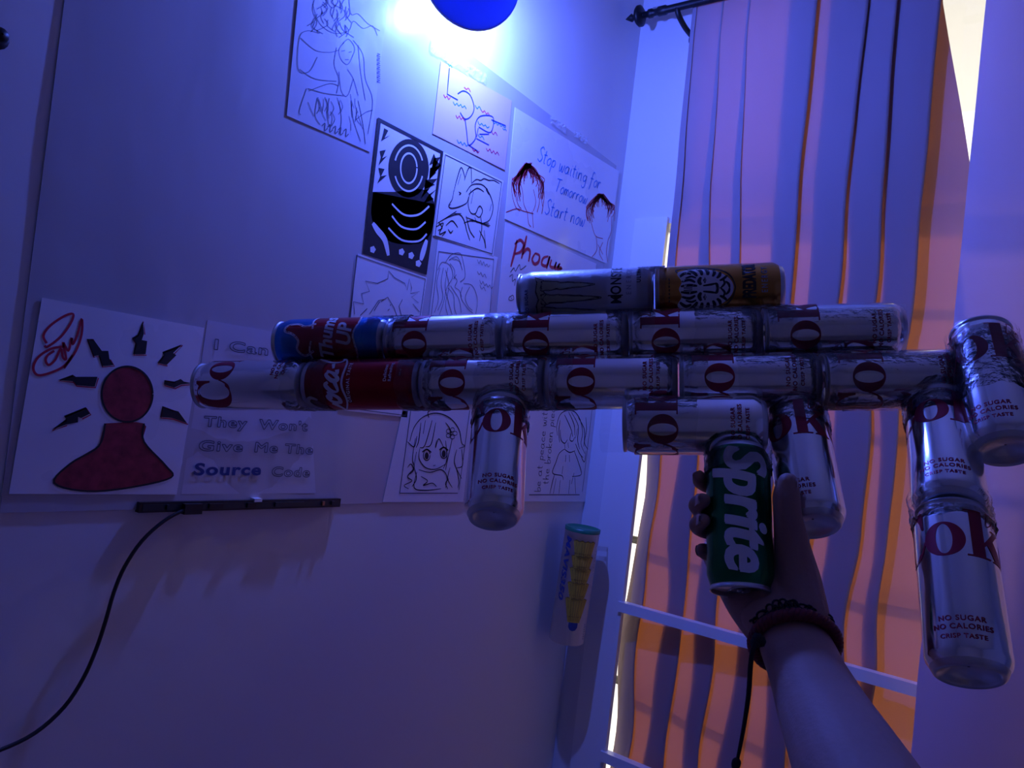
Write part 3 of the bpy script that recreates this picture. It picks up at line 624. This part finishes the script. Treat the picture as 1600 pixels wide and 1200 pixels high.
# fold list: single-layer cloth between stacked (three-layer) folds; given at an upper and a lower height
tops = [(1083, 1089), (1126, 1128), (1166, 1169), (1234, 1275), (1295, 1352), (1342, 1396), (1386, 1462)]
bots = [(985, 1010), (1040, 1072), (1098, 1128), (1160, 1190), (1222, 1255), (1290, 1335), (1364, 1384)]
ctrl = [(Ry(1083, 200), Ry(985, 850), -.004, -.006)]
for (tl, tr_), (bl, br) in zip(tops, bots):
    yt0, yt1, yb0, yb1 = Ry(tl, 200), Ry(tr_, 200), Ry(bl, 850), Ry(br, 850); kt = min(1, (tr_-tl)/30)
    ctrl += [(yt1, yb1, .012*kt, .013), (yt1-.0008, yb1-.0008, .009*kt, .010), (yt0, yb0, .002*kt, .002), (yt0+.0008, yb0+.0008, -.002*kt, -.002)]
ctrl += [(Ry(1462, 100), Ry(1500, 850), -.004, -.008), (Ry(1474, 60), Ry(1640, 850), -.006, -.012)]
def offs_left(z):
    K = ((2.6, .072), (2.2, .066), (1.88, .038), (1.6, -.004), (1.2, -.030), (.2, -.034))
    for (a, oa), (b, ob) in zip(K, K[1:]):
        if z >= b: return ob+(oa-ob)*max(0, min(1, (z-b)/(a-b)))
    return K[-1][1]
cl1 = curtain('window_curtain', ctrl, rz+.03, .36, offs_left, M_CURT, 1.0, .012)
tag(cl1, 'peach curtain glowing orange in stripes behind the white crossbars', 'curtain', 'window curtains')
ye = on_right(1500, 400, .105).y
ctrl = [(ye, ye, 0, 0), (ye-.03, ye-.03, .006, .006), (ye-.09, ye-.09, .010, .012), (ye-.15, ye-.16, .002, .0)]
for i in range(8): y = ye-.22-i*.085; ctrl.append((y, y, .022 if i % 2 else -.012, .024 if i % 2 else -.012))
cl2 = curtain('window_curtain', ctrl, rz+.03, .12, lambda z: .102, M_CURT2, 5.0, .004)
tag(cl2, 'plain lavender curtain hanging in front of the crossbar ends', 'curtain', 'window curtains')

# ------------------------------------------------------------------ toy rifle of taped cans
GO = Vector((.4972, .8214, -.0113+HC))
GR = Matrix(((.4145, -.3665, .833), (-.9019, -.2875, .3223), (.1213, -.8849, -.4497)))
GM = Matrix.Translation(GO) @ GR.to_4x4()
gun = tag(empty('toy_rifle'), 'toy rifle built of drink cans taped together, held up by a hand', 'toy gun')
gun.matrix_world = GM
CAM_G = GM.inverted() @ CAM
CR, CH = .0285, .134
def can_meshes(H, paint, key):
    pr = [(.001, .008), (.012, .0065), (.019, .0025), (.0215, .0), (.0235, .0012), (.0255, .0055), (.0278, .0095), (CR, .0125), (CR, H*.35), (CR, H*.65), (CR, H-.0165), (.0282, H-.0135), (.0262, H-.0075), (.0252, H-.0045), (.0252, H-.003), (.0262, H-.0024), (.0264, H-.0004), (.0258, H), (.0248, H-.0006), (.0244, H-.004)]
    b = MB().lathe(pr, 48, mf=lambda i: 1 if 5 <= i <= 12 else 0)
    ob = b.build(key, [M_ALUDULL, paint], None, True); me = ob.data; bpy.data.objects.remove(ob); return me
def lid_mesh(H):
    b = MB().lathe([(.0246, H-.004), (.0225, H-.0045), (.0215, H-.0032), (.001, H-.0034)], 36)
    ob = b.build('lid', [M_ALUDULL], None, True); me = ob.data; bpy.data.objects.remove(ob); return me
def tab_mesh(H):
    a = Art(); a.poly([ell(0, -3, 8, 12, 0, 360, 28), ell(0, -9, 4.5, 3.5, 0, 360, 18)]); v = [(p.x/1000, p.y/1000, H-.0018) for p in a.v]
    b = MB().add(v, a.f); n = len(v); b.add([(x, y, z-.001) for x, y, z in v], [tuple(reversed(q)) for q in a.f])
    b.tube([(ell(0, -3, 8, 12, 0, 360, 28)[i % 28][0]/1000, ell(0, -3, 8, 12, 0, 360, 28)[i % 28][1]/1000, H-.002) for i in range(29)], .0006, 6)
    b.lathe([(.001, H-.0008), (.0028, H-.001), (.003, H-.003)], 12)
    for i in range(28): pass
    b.tube([(x*.0095, .0115+y*.0075, H-.0031) for x, y in [(math.cos(t*PI/10), math.sin(t*PI/10)) for t in range(21)]], .0004, 5)
    ob = b.build('pull_tab', [M_ALUDULL], None, True); me = ob.data; bpy.data.objects.remove(ob); return me
# -- print of the silver cola cans (millimetres; s = 0 at the centre of the 'o')
def coke_print():
    a = Art(); B = 82.0                                   # baseline height
    def sh(L, dx): return [(x+dx, y+B) for x, y in L]
    C = ell(0, 20.5, 20, 21, 42, 318, 40) + ell(3, 20.5, 10, 19.6, 310, 50, 30)
    a.poly([sh(C, -32)]); a.poly([sh([(13.0, 41.5), (16, 41.5), (16, 25.5), (14, 25.5), (12.4, 31.5), (9, 37)], -32)])
    a.line([(-32+p[0], B+p[1]) for p in ((6, .8), (11, 3), (15, 9), (17, 14))], 1.6, 0)
    a.poly([sh(ell(0, 14, 15, 14.4, 0, 360, 44), 0), sh(ell(0, 14, 6.0, 12.8, 0, 360, 36), 0)])
    k = [(2, 0), (20, 0), (20, 1.3), (15.6, 1.3), (15.6, 10), (18.3, 12.6), (25, 1.3), (22.5, 1.3), (22.5, 0), (39, 0), (39, 1.3), (36, 1.3), (24.8, 18), (30.5, 24), (35, 26.2), (35, 27.5), (24, 27.5), (24, 26.2), (27, 26.2), (15.6, 13.4), (15.6, 40), (2, 40), (2, 38.7), (6, 38.7), (6, 1.3), (2, 1.3)]
    a.poly([sh(k, 13)])
    e = ell(0, 14, 14, 14.4, 0, 318, 40) + [(8.5, 3.2)] + ell(1.5, 13, 7, 11.6, 305, 180, 16) + [(-5.4, 14.8), (14, 14.8)]
    a.poly([sh(e, 66)]); a.poly([sh(ell(.8, 18, 5.2, 8, 0, 180, 16)[::-1] + [], 66)], 1)
    brand = a.on_can('lettering', [M_RED, M_ALU], CR+.00035); a = Art()
    for s_, y, sz in (('NO SUGAR', 24.5, 5.4), ('NO CALORIES', 18.3, 5.4), ('CRISP TASTE', 11.5, 4.6)):
        a.add(text2(s_, sz, .12, 0, 1.12, 'CENTER'), 0, lambda p, y=y: (p[0]*1.08+6, p[1]+y+6))
    slog = a.on_can('slogan', [M_RED], CR+.00035); a = Art()
    for st in ([(0,.9),(.05,.0),(.35,.1),(.5,.5),(.3,.9),(-.1,.85)], [(.65,.5),(.62,.1),(.72,.0)], [(.8,.25),(1.0,.4),(.95,.5),(.8,.35),(.85,.05),(1.05,.05)], [(1.25,.9),(1.15,.2),(1.3,.0),(1.4,.1)], [(1.05,.6),(1.45,.65)]):
        a.line([(32+p[0]*13+p[1]*3, B+30+p[1]*12) for p in st], .9, 0)
    diet = a.on_can('script', [M_RED], CR+.00035); a = Art()
    a.add(text2('RECYCLE ME', 5, .2, 0, 1.1), 0, lambda p: (-72+p[0]*.9, p[1]+20)); a.poly([[(-80, 20), (-76, 20), (-76, 24), (-80, 24)]])
    return [('lettering', brand), ('slogan', slog), ('script', diet), ('recycling_note', a.on_can('recycling_note', [M_RED], CR+.00035))]
ME_COKE, ME_LID, ME_TAB, ME_PRINT = can_meshes(CH, M_ALU, 'can'), lid_mesh(CH), tab_mesh(CH), coke_print()
def can_frame(bot, top, deg):
    """pose of a can from its bottom centre to its top centre (rifle coordinates, mm); deg turns the print"""
    b, t = Vector(bot)/1000, Vector(top)/1000; z = (t-b).normalized(); c = (b+t)/2
    f = CAM_G-c; f = (f-z*f.dot(z)).normalized(); f.rotate(Matrix.Rotation(math.radians(deg), 3, z))
    y = -f; x = y.cross(z); M = Matrix((x, y, z)).transposed().to_4x4(); M.translation = b; return M
def place(me, lidm, tabm, prints, bot, top, deg, label):
    c = link('can', me, gun); c.matrix_local = can_frame(bot, top, deg); c['label'] = label
    link('lid', lidm, c); link('pull_tab', tabm, c)
    for nm, pm in prints: link(nm, pm, c)
    return c
SILVER = 'silver cola can with dark red lettering'
L = 135.88
def row_can(u0, v, w, deg, H=134): return (u0+1+H, v, w), (u0+1, v, w)     # bottom at the right, top at the left
for i, deg in ((0, 43), (2, 2), (3, 2), (4, 8), (5, 6)):
    b, t = row_can(i*L, 0, 0, deg); place(ME_COKE, ME_LID, ME_TAB, ME_PRINT, b, t, deg, SILVER)
for i, deg in ((1, -7), (2, -14), (3, -14), (4, -5)):
    b, t = row_can(84.6+i*L, -57, 0, deg); place(ME_COKE, ME_LID, ME_TAB, ME_PRINT, b, t, deg, SILVER)
b, t = row_can(489, 57, -12, 0); place(ME_COKE, ME_LID, ME_TAB, ME_PRINT, b, t, -8, SILVER)
def upto(a, d, H=134.0):
    a, d = Vector(a), Vector(d); return tuple(a+(d-a).normalized()*H)
for top, bot, deg in (((360.8, 29, 0), (371, 161.7, -18.7), -8), ((781.8, 28, 0), (758.8, 152.6, -43.5), -14), ((758.6, 154.0, -43.7), (742.4, 286.4, -63.2), -14), ((821.5, -33.2, -26), (810.8, 98.9, -44.7), -22), ((655, 23, 14), (658.5, 155, -7.2), -38)):
    place(ME_COKE, ME_LID, ME_TAB, ME_PRINT, upto(top, bot), top, deg, SILVER)

# -- red cola can
def script(a, sc, ox, oy, m, w=1.0):
    S_ = {'C': ([(1.15,1.35),(1.2,1.75),(.85,1.95),(.35,1.5),(.05,.75),(.25,.08),(.8,.1),(1.15,.5)],), 'o': ([(.35,.75),(.1,.45),(.15,.05),(.45,.05),(.6,.45),(.4,.75),(.35,.5),(.75,.6)],), 'c': ([(.55,.6),(.35,.75),(.1,.4),(.2,.03),(.65,.2)],), 'a': ([(.5,.65),(.3,.75),(.08,.35),(.25,.02),(.5,.35),(.58,.75),(.52,.15),(.8,.15)],), 'l': ([(.1,.3),(.5,1.3),(.42,1.75),(.22,1.4),(.22,.15),(.5,.1)],), '-': ([(.05,.4),(.4,.5)],)}
    x = 0
    for ch, adv in (('C', 1.15), ('o', .7), ('c', .62), ('a', .78), ('-', .45), ('C', 1.15), ('o', .7), ('l', .5), ('a', .8)):
        for st in S_[ch]:
            P = smooth_pts([((x+p[0]+.25*p[1])*sc+ox, p[1]*sc+oy) for p in st], 6)
            a.add(ribbon2(P, [w*sc*(.09+.13*abs(math.sin(PI*1.4*i/len(P)+.2))) for i in range(len(P))]), m)
        x += adv
    return x*sc
a = Art(); script(a, 19.5, -48, 88, 0, 1.15)
a.line([(-40, 88), (-20, 80), (0, 84), (25, 82), (45, 92)], 2.6, 0, taper=True)
red_sc = a.on_can('lettering', [M_WPRINT], CR+.00035); a = Art()
a.add(text2('ORIGINAL TASTE', 5.2, .12, 0, 1.25, 'CENTER'), 0, lambda p: (p[0]+2, p[1]+75))
red_or = a.on_can('subtitle', [M_WPRINT], CR+.00035); a = Art()
for s_, y in (('Delicious', 33), ('Refreshing', 27.5)): a.add(text2(s_, 5, .1, 0, 1.1, 'LEFT'), 0, lambda p, y=y: (p[0]+2, p[1]+y))
a.add(text2('300 ml', 3, .05), 0, lambda p: (p[0]+8, p[1]+17))
me = can_meshes(CH, M_CANRED, 'can'); b, t = row_can(L, 0, 0, 0)
place(me, ME_LID, ME_TAB, [('lettering', red_sc), ('subtitle', red_or), ('slogan', a.on_can('slogan', [M_WPRINT], CR+.00035))], b, t, 2, 'red cola can with white script')
# -- blue can with red thumb emblem
a = Art(); g = Art()
field = smooth_pts([(-46, 78), (-20, 84), (0, 80), (25, 84), (46, 78)], 6)
low = smooth_pts([(46, 34), (20, 28), (0, 32), (-22, 28), (-46, 36)], 6)
thumb = smooth_pts([(-18, 80), (-24, 92), (-16, 100), (-6, 98), (2, 106), (6, 116), (14, 114), (16, 102), (12, 92), (16, 80)], 5)
g.poly([[(p[0], p[1]) for p in field]+[(p[0], p[1]) for p in low]], 0); g.poly([[(p[0], p[1]) for p in thumb]], 0)
for st in ([(p[0], p[1]+1) for p in field[:11]], [(p[0], p[1]+1) for p in field[14:]], low): g.line(st, 2.2, 1, False)
g.line(thumb, 2.8, 1, False)
for s_, y, sz in (('Thums', 57, 22), ('UP', 35, 24)): a.add(text2(s_, sz, .7, .25, 1.0, 'CENTER'), 0, lambda p, y=y: (p[0]*.95, p[1]+y))
me = can_meshes(CH, M_CANBLUE, 'can'); b, t = row_can(84.6, -57, 0, 0)
place(me, ME_LID, ME_TAB, [('emblem', g.on_can('emblem', [M_CANRED, M_WPRINT], CR+.0003)), ('lettering', a.on_can('lettering', [M_WPRINT], CR+.0007))], b, t, 18, 'blue can with a red thumb emblem')
# -- pale grey energy can with claw emblem (taller)
HM = 150.0
g = Art()
def claw(x, y0, y1, w, r):
    n = 14; lf = [(x-w/2*(1-i/n)**.7+r.uniform(-1, 1)*(1-i/n), y0+(y1-y0)*i/n) for i in range(n+1)]; rg = [(x+w/2*(1-i/n)**.7+r.uniform(-1, 1)*(1-i/n), y0+(y1-y0)*i/n) for i in range(n+1)]
    return lf + rg[::-1]
r = random.Random(4)
for x, y1, w in ((-21, 62, 11), (-6, 55, 11), (9, 62, 11)):
    c = claw(x, 121, y1, w, r); g.poly([c], 1); g.line(c+[c[0]], 1.7, 0, False)
top_ = [(-27, 129), (-19, 126), (-8, 127), (0, 124), (8, 127), (19, 126), (27, 129), (22, 119), (13, 122), (5, 116), (0, 120), (-5, 116), (-13, 122), (-22, 119)]
top_ = [(p[0]-6, p[1]) for p in top_]; g.poly([top_], 1); g.line(top_+[top_[0]], 1.7, 0, False)
a = Art()
a.add(text2('MONSTER', 15, .35, 0, 1.12, 'CENTER'), 0, lambda p: (p[0]*.80+16, p[1]*1.05+34)); a.line([(-4.2, 32), (-4.2, 48)], 1.3, 0, False)
a.add(text2('ENERGY', 7.5, .1, 0, 1.75, 'CENTER'), 1, lambda p: (p[0]*.85+14, p[1]+23)); a.add(text2('ULTRA', 6, .2, 0, 1.25, 'CENTER'), 0, lambda p: (p[0]+20, p[1]+13))
mon_l = a.on_can('lettering', [M_INK, M_GPRINT, M_DBLUE], CR+.0004); a = Art()
a.add(text2('ZERO SUGAR', 5, .15, 0, 1.2, 'CENTER'), 2, lambda p: (p[0]-12, p[1]+136))
me = can_meshes(HM/1000, M_CANPALE, 'can'); b, t = row_can(367, -114, 0, 0, HM)
c = place(me, lid_mesh(HM/1000), tab_mesh(HM/1000), [('emblem', g.on_can('emblem', [M_INK, M_YPRINT], CR+.0003)), ('lettering', mon_l), ('neck_lettering', a.on_can('neck_lettering', [M_INK, M_GPRINT, M_DBLUE], CR+.0004))], b, t, 6, 'pale grey energy drink can with claw mark')
# -- gold energy can with tiger emblem
g = Art(); r = random.Random(8)
g.poly([smooth_pts([(-25, 90), (-20, 110), (-8, 106), (0, 109), (8, 106), (20, 110), (25, 90), (20, 70), (10, 57), (0, 53), (-10, 57), (-20, 70), (-25, 90)], 4)[:-1]], 1)
for sx in (-1, 1):
    for st, w in (([(3, 107), (4, 98), (3, 90)], 3.2), ([(8, 106), (10, 98), (7, 92)], 3.2), ([(14, 108), (19, 102), (17, 96)], 4), ([(24, 100), (19, 93), (14, 90)], 4), ([(27, 92), (21, 86), (15, 85)], 4), ([(26, 82), (20, 79), (15, 79)], 4), ([(23, 73), (18, 72), (13, 74)], 3.6), ([(19, 66), (14, 67), (11, 70)], 3.4), ([(14, 59), (10, 63), (8, 67)], 3), ([(4, 86), (8, 88), (13, 86)], 4), ([(3, 84), (4, 76), (5, 71)], 2.4), ([(0, 69), (4, 70), (5, 72)], 3), ([(0, 66), (5, 62), (10, 64)], 2.4), ([(0, 57), (4, 58), (7, 61)], 2.6), ([(20, 110), (24, 112), (27, 106), (26, 98), (28, 90), (26, 80), (24, 70), (18, 60), (10, 54), (0, 51)], 1.8), ([(12, 102), (14, 96), (12, 91)], 2.6), ([(1.2, 104), (1, 95)], 2)):
        g.line([(sx*p[0], p[1]) for p in st], w, 0, taper=True)
    g.poly([[(sx*p[0], p[1]) for p in ((5, 82), (9, 84), (13, 82), (9, 80.5))]], 0)
g.poly([[(-4, 71), (4, 71), (0, 66)]], 0)
a = Art(); a.add(text2('PREDATOR', 17, .7, 0, .95, 'CENTER'), 0, lambda p: (p[0]*.52+10, p[1]*1.05+31)); a.add(text2('ENERGY', 8.5, .15, 0, 1.5, 'CENTER'), 1, lambda p: (p[0]*.72+9, p[1]+19))
pre_l = a.on_can('lettering', [M_INK, M_GPRINT], CR+.0004); a = Art()
for k in range(7): a.line([(-14+k*4, 119), (-11.4+k*4, 119)], 1, 0, False)
me = can_meshes(CH, M_CANGOLD, 'can'); b, t = row_can(367+HM+2, -114, 0, 0)
place(me, ME_LID, ME_TAB, [('emblem', g.on_can('emblem', [M_INK, M_WPRINT], CR+.0003)), ('lettering', pre_l), ('neck_print', a.on_can('neck_print', [M_INK, M_GPRINT], CR+.0004))], b, t, 6, 'gold energy drink can with tiger head')
# -- green lemon-lime can, upside down, as the grip
a = Art(); v, f = text2('Sprite', 44, .75, .22, 1.0); w0 = min(p.x for p in v); w1 = max(p.x for p in v)
bm = bmesh.new()
for k, (du, dv) in enumerate(((-1.5, 0), (1.5, 0), (0, -.7), (0, .7), (-1.1, .5), (1.1, -.5))):
    a = Art(); a.add((v, f), 0, lambda p: (-(p[1]*1.28-14)+dv, 10+(p[0]-w0)*(111/(w1-w0))+du))
    t_ = a.on_can('tmp', [M_WPRINT], CR+.0003+k*.00006); bm.from_mesh(t_)
spr = bpy.data.meshes.new('lettering'); bm.to_mesh(spr); bm.free(); spr.materials.append(M_WPRINT)
me = can_meshes(CH, M_CANGREEN, 'can')
SPT, SPB = (596.5, 82, -15), (593.3, 213, -3.5)
place(me, ME_LID, ME_TAB, [('lettering', spr)], SPT, upto(SPT, SPB), -6, 'green can with white slanted lettering, lid downwards')

# -- clear tape over the joints
def tape(bot, top, R, ripple, seed, a0=0, a1=360, name='clear_tape'):
    b, t = Vector(bot)/1000, Vector(top)/1000; M = can_frame(bot, top, 0); H = (t-b).length; na, nh = 72, 17; v, f = [], []
    full = a1-a0 >= 360
    for i in range(nh):
        for j in range(na if full else na+1):
            th = math.radians(a0+(a1-a0)*j/na); q = noise.noise((math.cos(th)*4+seed, math.sin(th)*4, i*.9+seed))
            r_ = R/1000+.0004+ripple*.45*max(0, q)+ripple*.5*abs(noise.noise((j*1.7, i*1.3, seed*3))); h = H*i/(nh-1) + (.004*noise.noise((math.cos(th)*2, math.sin(th)*2+seed, 7.0)) if i in (0, nh-1) else 0)
            v.append(M @ Vector((r_*math.sin(th), -r_*math.cos(th), h)))
    n = na if full else na+1
    for i in range(nh-1):
        for j in range(na): f.append((i*n+j, i*n+(j+1) % n, (i+1)*n+(j+1) % n, (i+1)*n+j))
    return mesh_obj(name, v, f, M_TAPE, gun, True)
for i in range(1, 6): tape((i*L+30, 0, 0), (i*L-24, 0, 0), 28.8, .0022, i*1.3)
for i in range(1, 5): tape((84.6+i*L+28, -57, 0), (84.6+i*L-22, -57, 0), 28.8, .0022, i*2.1+9)
tape((367+HM+14, -114, 0), (367+HM-16, -114, 0), 28.8, .0012, 31)
for top, bot, h, sd_ in (((360.8, 22, 0), (371, 161.7, -18.7), 34, 41), ((781.8, 22, 0), (758.8, 152.6, -43.5), 34, 42), ((821.5, -30, -26), (810.8, 98.9, -44.7), 78, 43), ((655, 18, 14), (658.5, 155, -7.2), 38, 44), ((760, 140, -40), (757, 168, -46), 30, 45), (SPT, SPB, 26, 46)):
    tape(upto(top, bot, h), top, 29.3, .0035, sd_)
for (u0, u1, v, sd_, c0, c1) in ((335, 400, 0, 51, -80, 60), (470, 560, 57, 52, -60, 80), (600, 700, 0, 53, -80, 60), (700, 815, 0, 54, -90, 70), (100, 200, -57, 55, -110, 40), (630, 760, -57, 56, -90, 60), (372, 470, -114, 57, -90, 60), (560, 660, -57, 58, -80, 90)):
    tape((u1, v, 0 if v != 57 else -12), (u0, v, 0 if v != 57 else -12), 29.2, .003, sd_, c0, c1)

# ------------------------------------------------------------------ hand and arm
sa, sb = GM @ (Vector(SPT)/1000), GM @ (Vector(SPB)/1000)
A_ = (sb-sa).normalized(); N_ = CAM-(sa+sb)/2; N_ = (N_-A_*N_.dot(A_)).normalized(); E_ = N_.cross(A_)*-1
if E_.dot(CX) < 0: E_ = -E_
LC = (sb-sa).length
def cp(t, phi, r, dx=0):
    p = math.radians(phi); return sa + A_*(t*LC) + (N_*math.cos(p) + E_*math.sin(p))*(r/1000)
hand = MB()
def blob(chain, n=14):
    """tapered round-ended limb; chain of (point, radius in mm)"""
    pts = smooth_pts([c[0] for c in chain], 4); rs = [v.x for v in smooth_pts([Vector((c[1]/1000, 0, 0)) for c in chain], 4)]
    d0 = (pts[0]-pts[1]).normalized(); d1 = (pts[-1]-pts[-2]).normalized(); P, R0 = [], []
    for k in (0.995, .9, .7, .4): P.append(pts[0]+d0*rs[0]*k); R0.append(rs[0]*math.sqrt(1-k*k))
    P += pts; R0 += rs
    for k in (.4, .7, .9, .995): P.append(pts[-1]+d1*rs[-1]*k); R0.append(rs[-1]*math.sqrt(1-k*k))
    hand.tube(P, R0, n)
def loft(sections, n=20):
    """elliptical limb; sections of (centre, width axis, depth axis)"""
    k = len(hand.v)
    for c, a, b in sections:
        for j in range(n): t = 2*PI*j/n; hand.v.append(c + a*math.cos(t) + b*math.sin(t))
    for i in range(len(sections)-1):
        for j in range(n): hand.f.append((k+i*n+j, k+i*n+(j+1) % n, k+(i+1)*n+(j+1) % n, k+(i+1)*n+j)); hand.m.append(0)
    for q, s in ((0, -1), (len(sections)-1, 1)):
        hand.f.append(tuple(k+q*n+j for j in (range(n) if s > 0 else reversed(range(n))))); hand.m.append(0)
wrist = at(1240, 1000, .618); mid = at(1287, 1110, .553); low_ = at(1338, 1215, .492); elb = at(1480, 1480, .385)
# metacarpals fan out from the wrist to the knuckles behind the can
heel = at(1205, 950, .655)
FING = [  # t of knuckle, t of tip, angles knuckle / mid joint / end joint / tip, radii
    (.20, .22, (-196, -140, -112, -92), (9.6, 8.8, 7.8, 6.8)),
    (.36, .435, (-196, -128, -88, -60), (9.8, 9.0, 8.2, 7.2)),
    (.52, .575, (-194, -126, -86, -60), (9.4, 8.6, 7.8, 6.8)),
    (.68, .72, (-188, -150, -128, -113), (9.0, 8.4, 7.8, 7.0))]
nails = []
for k, (t0, t1, ph, rr) in enumerate(FING):
    base = 28.5
    chain = [(cp(t0, ph[0], base+12), rr[0]+1.2), (cp(t0*.6+t1*.4, (ph[0]+ph[1])/2, base+11), rr[0]), (cp(t0*.35+t1*.65, ph[1], base+rr[1]+1.2), rr[1]), (cp(t1, ph[2], base+rr[2]+.2), rr[2]), (cp(t1, ph[3], base+rr[3]-.4), rr[3])]
    blob(chain)
    kn = cp(t0, ph[0], base+14)
    blob([(kn, 11.5), (kn.lerp(heel, .45) - N_*.004, 13.0), (wrist.lerp(heel, .35), 16)])
    nails.append((cp(t1, ph[3]-3, base+2*rr[3]-.9), chain[-1][0]-chain[-2][0], (N_*math.cos(math.radians(ph[3]-8)) + E_*math.sin(math.radians(ph[3]-8))), rr[3]))
# palm pads and thumb
blob([(at(1190, 905, .690), 14), (at(1205, 945, .668), 19), (at(1222, 975, .640), 21)])
blob([(at(1160, 880, .710), 13), (at(1172, 928, .684), 19), (at(1205, 972, .650), 21)])
blob([(at(1112, 862, .735), 11), (at(1138, 905, .710), 14), (at(1165, 945, .680), 17), (at(1200, 985, .648), 19)])
blob([(at(1215, 880, .690), 15), (at(1232, 930, .660), 20), (at(1245, 970, .635), 20)])
thumb_c = [(at(1258, 962, .638), 20), (at(1246, 908, .655), 20), (at(1238, 855, .660), 15.5), (at(1231, 808, .658), 12.4), (at(1229, 775, .657), 11.8), (at(1231, 755, .657), 9.4)]
blob(thumb_c)
nails.append((thumb_c[-1][0].lerp(thumb_c[-2][0], .35)+E_*.0090+N_*.0010, thumb_c[-1][0]-thumb_c[-2][0], (E_*.97+N_*.1), 9.5))
# wrist and forearm
fa = (low_-wrist).normalized(); wx = CX-fa*CX.dot(fa); wx.normalize(); wn = wx.cross(fa)
secs = []
for c, a, b in ((heel.lerp(wrist, .2), .031, .021), (wrist, .0295, .0215), (wrist.lerp(mid, .5), .030, .0235), (mid, .0335, .028), (mid.lerp(low_, .6), .0365, .033), (low_, .0385, .036), (low_.lerp(elb, .5), .041, .040), (elb, .036, .037), (elb + Vector((-.03, -.09, -.10)), .042, .042), (elb + Vector((-.10, -.20, -.12)), .048, .05)):
    secs.append((c, wx*a, wn*b))
loft(secs)
hm = hand.build('tmp_hand', M_SKIN, None, True)
bpy.context.view_layer.update()
md = hm.modifiers.new('r', 'REMESH'); md.mode = 'VOXEL'; md.voxel_size = .0022; md.use_smooth_shade = True
sm = hm.modifiers.new('s', 'SMOOTH'); sm.factor = .5; sm.iterations = 7
me = bpy.data.meshes.new_from_object(hm.evaluated_get(bpy.context.evaluated_depsgraph_get())); bpy.data.objects.remove(hm)
me.name = 'arm'
for p in me.polygons: p.use_smooth = True
person = tag(link('person', me), 'bare right forearm and hand gripping the green can, wearing cord bracelets', 'person')
for c, d, up, r in nails:
    d = d.normalized(); up = (up-d*up.dot(d)).normalized(); sdv = d.cross(up); v, f = [], []
    for i in range(7):
        for j in range(7):
            x = (i/6-.5)*2; y = (j/6-.5)*2; q = math.sqrt(max(0, 1-.35*max(0, y)**4)); 
            v.append(c + sdv*(x*r*.00068*q) + d*(y*r*.00082) + up*(-.0009*x*x*r/7 - .0005*max(0, y)**2))
    for i in range(6):
        for j in range(6): f.append((i*7+j, i*7+j+1, i*7+j+8, i*7+j+7))
    v2 = [p-up*.0012 for p in v]; n = len(v); f2 = [tuple(reversed([k+n for k in q])) for q in f]
    mesh_obj('finger_nail', v+v2, f+f2, M_NAIL, person, True)
# bracelets: rings round the wrist
def ring(c, ax_, rx, ry, tw, strands, turns, rad, name, m, lift=0, knots=False):
    z = ax_.normalized(); x = (CX-z*CX.dot(z)).normalized(); y = z.cross(x); mb = MB(); n = 160
    for s in range(strands):
        pts = []
        for i in range(n+1):
            t = 2*PI*i/n; ph = turns*t+2*PI*s/strands
            e = Vector((math.cos(t)*rx, math.sin(t)*ry, 0)); o_ = e.normalized()*(tw*math.cos(ph)+tw)+Vector((0, 0, tw*1.25*math.sin(ph)))
            q = e+o_; pts.append(c + x*q.x + y*q.y + z*(q.z+lift))
        mb.tube(pts, rad, 7)
    o = mb.build(name, m, person, True); return o, x, y, z
tiltax = (wrist-mid).normalized()
tiltax = (tiltax + E_*.10 + fw*.38).normalized()
wc = wrist.lerp(mid, .05)
br, bx, by, bz = ring(wc, tiltax, .0302, .0245, .0026, 3, 17, .0027, 'braided_bracelet', M_BRAID)
br['label'] = 'dark red braided bracelet'
cb, *_ = ring(wc, tiltax, .0304, .0245, .0010, 2, 30, .0013, 'cord_bracelet', M_CORD, lift=.0095)
cb['label'] = 'black knotted cord bracelet'
rnd = random.Random(21)
kn = MB()
for k in range(26):
    t = math.radians(rnd.choice((rnd.uniform(20, 160), rnd.uniform(60, 115))) ); s = 1 if by.dot(N_) > 0 else -1
    c = wc + bx*math.cos(t)*.0322 + by*s*math.sin(t)*.0252 + bz*(.0135+rnd.uniform(-.002, .004))
    u = Vector((rnd.uniform(-1, 1), rnd.uniform(-1, 1), rnd.uniform(-1, 1))).normalized(); w_ = u.orthogonal().normalized(); z_ = u.cross(w_); r_ = rnd.uniform(.0022, .0048)
    kn.tube([c + (w_*math.cos(a)+z_*math.sin(a))*r_ for a in [2*PI*i/12 for i in range(13)]], .0009, 6)
o = kn.build('knot', M_CORD, cb, True); o['kind'] = 'stuff'
c0 = at(1181, 1000, .598)
for dx in (0, 3.5):
    P = [at(1186+dx, 998, .594), at(1176+dx, 1010, .590), at(1171+dx, 1040, .586), at(1168+dx, 1085, .582), at(1162+dx*.7, 1130, .578), at(1156+dx*.5, 1165, .575), at(1151+dx*.3, 1192, .573), at(1148+dx*1.5, 1215, .572)]
    MB().tube(smooth_pts(P, 4), .0011, 7).build('tassel_cord', M_CORD, cb, True)
MB().tube(smooth_pts([at(1152, 1184, .574), at(1151, 1190, .573), at(1149, 1198, .573), at(1148, 1203, .573)], 3), [.0012, .0022, .003, .0034, .0034, .0034, .003, .0026, .002, .001], 10).build('tassel_knot', M_CORD, cb, True)
mk = MB()
for d in ((0, 0), (4, 4), (-3, 6)): mk.lathe([(.0006, .0045), (.003, .0036), (.0045, .0005), (.0035, -.003), (.0006, -.0045)], 12); mk.move(Matrix.Translation(at(1184+d[0], 998+d[1], .594)), len(mk.v)-60)
mk.build('slide_knot', M_CORD, cb, True)
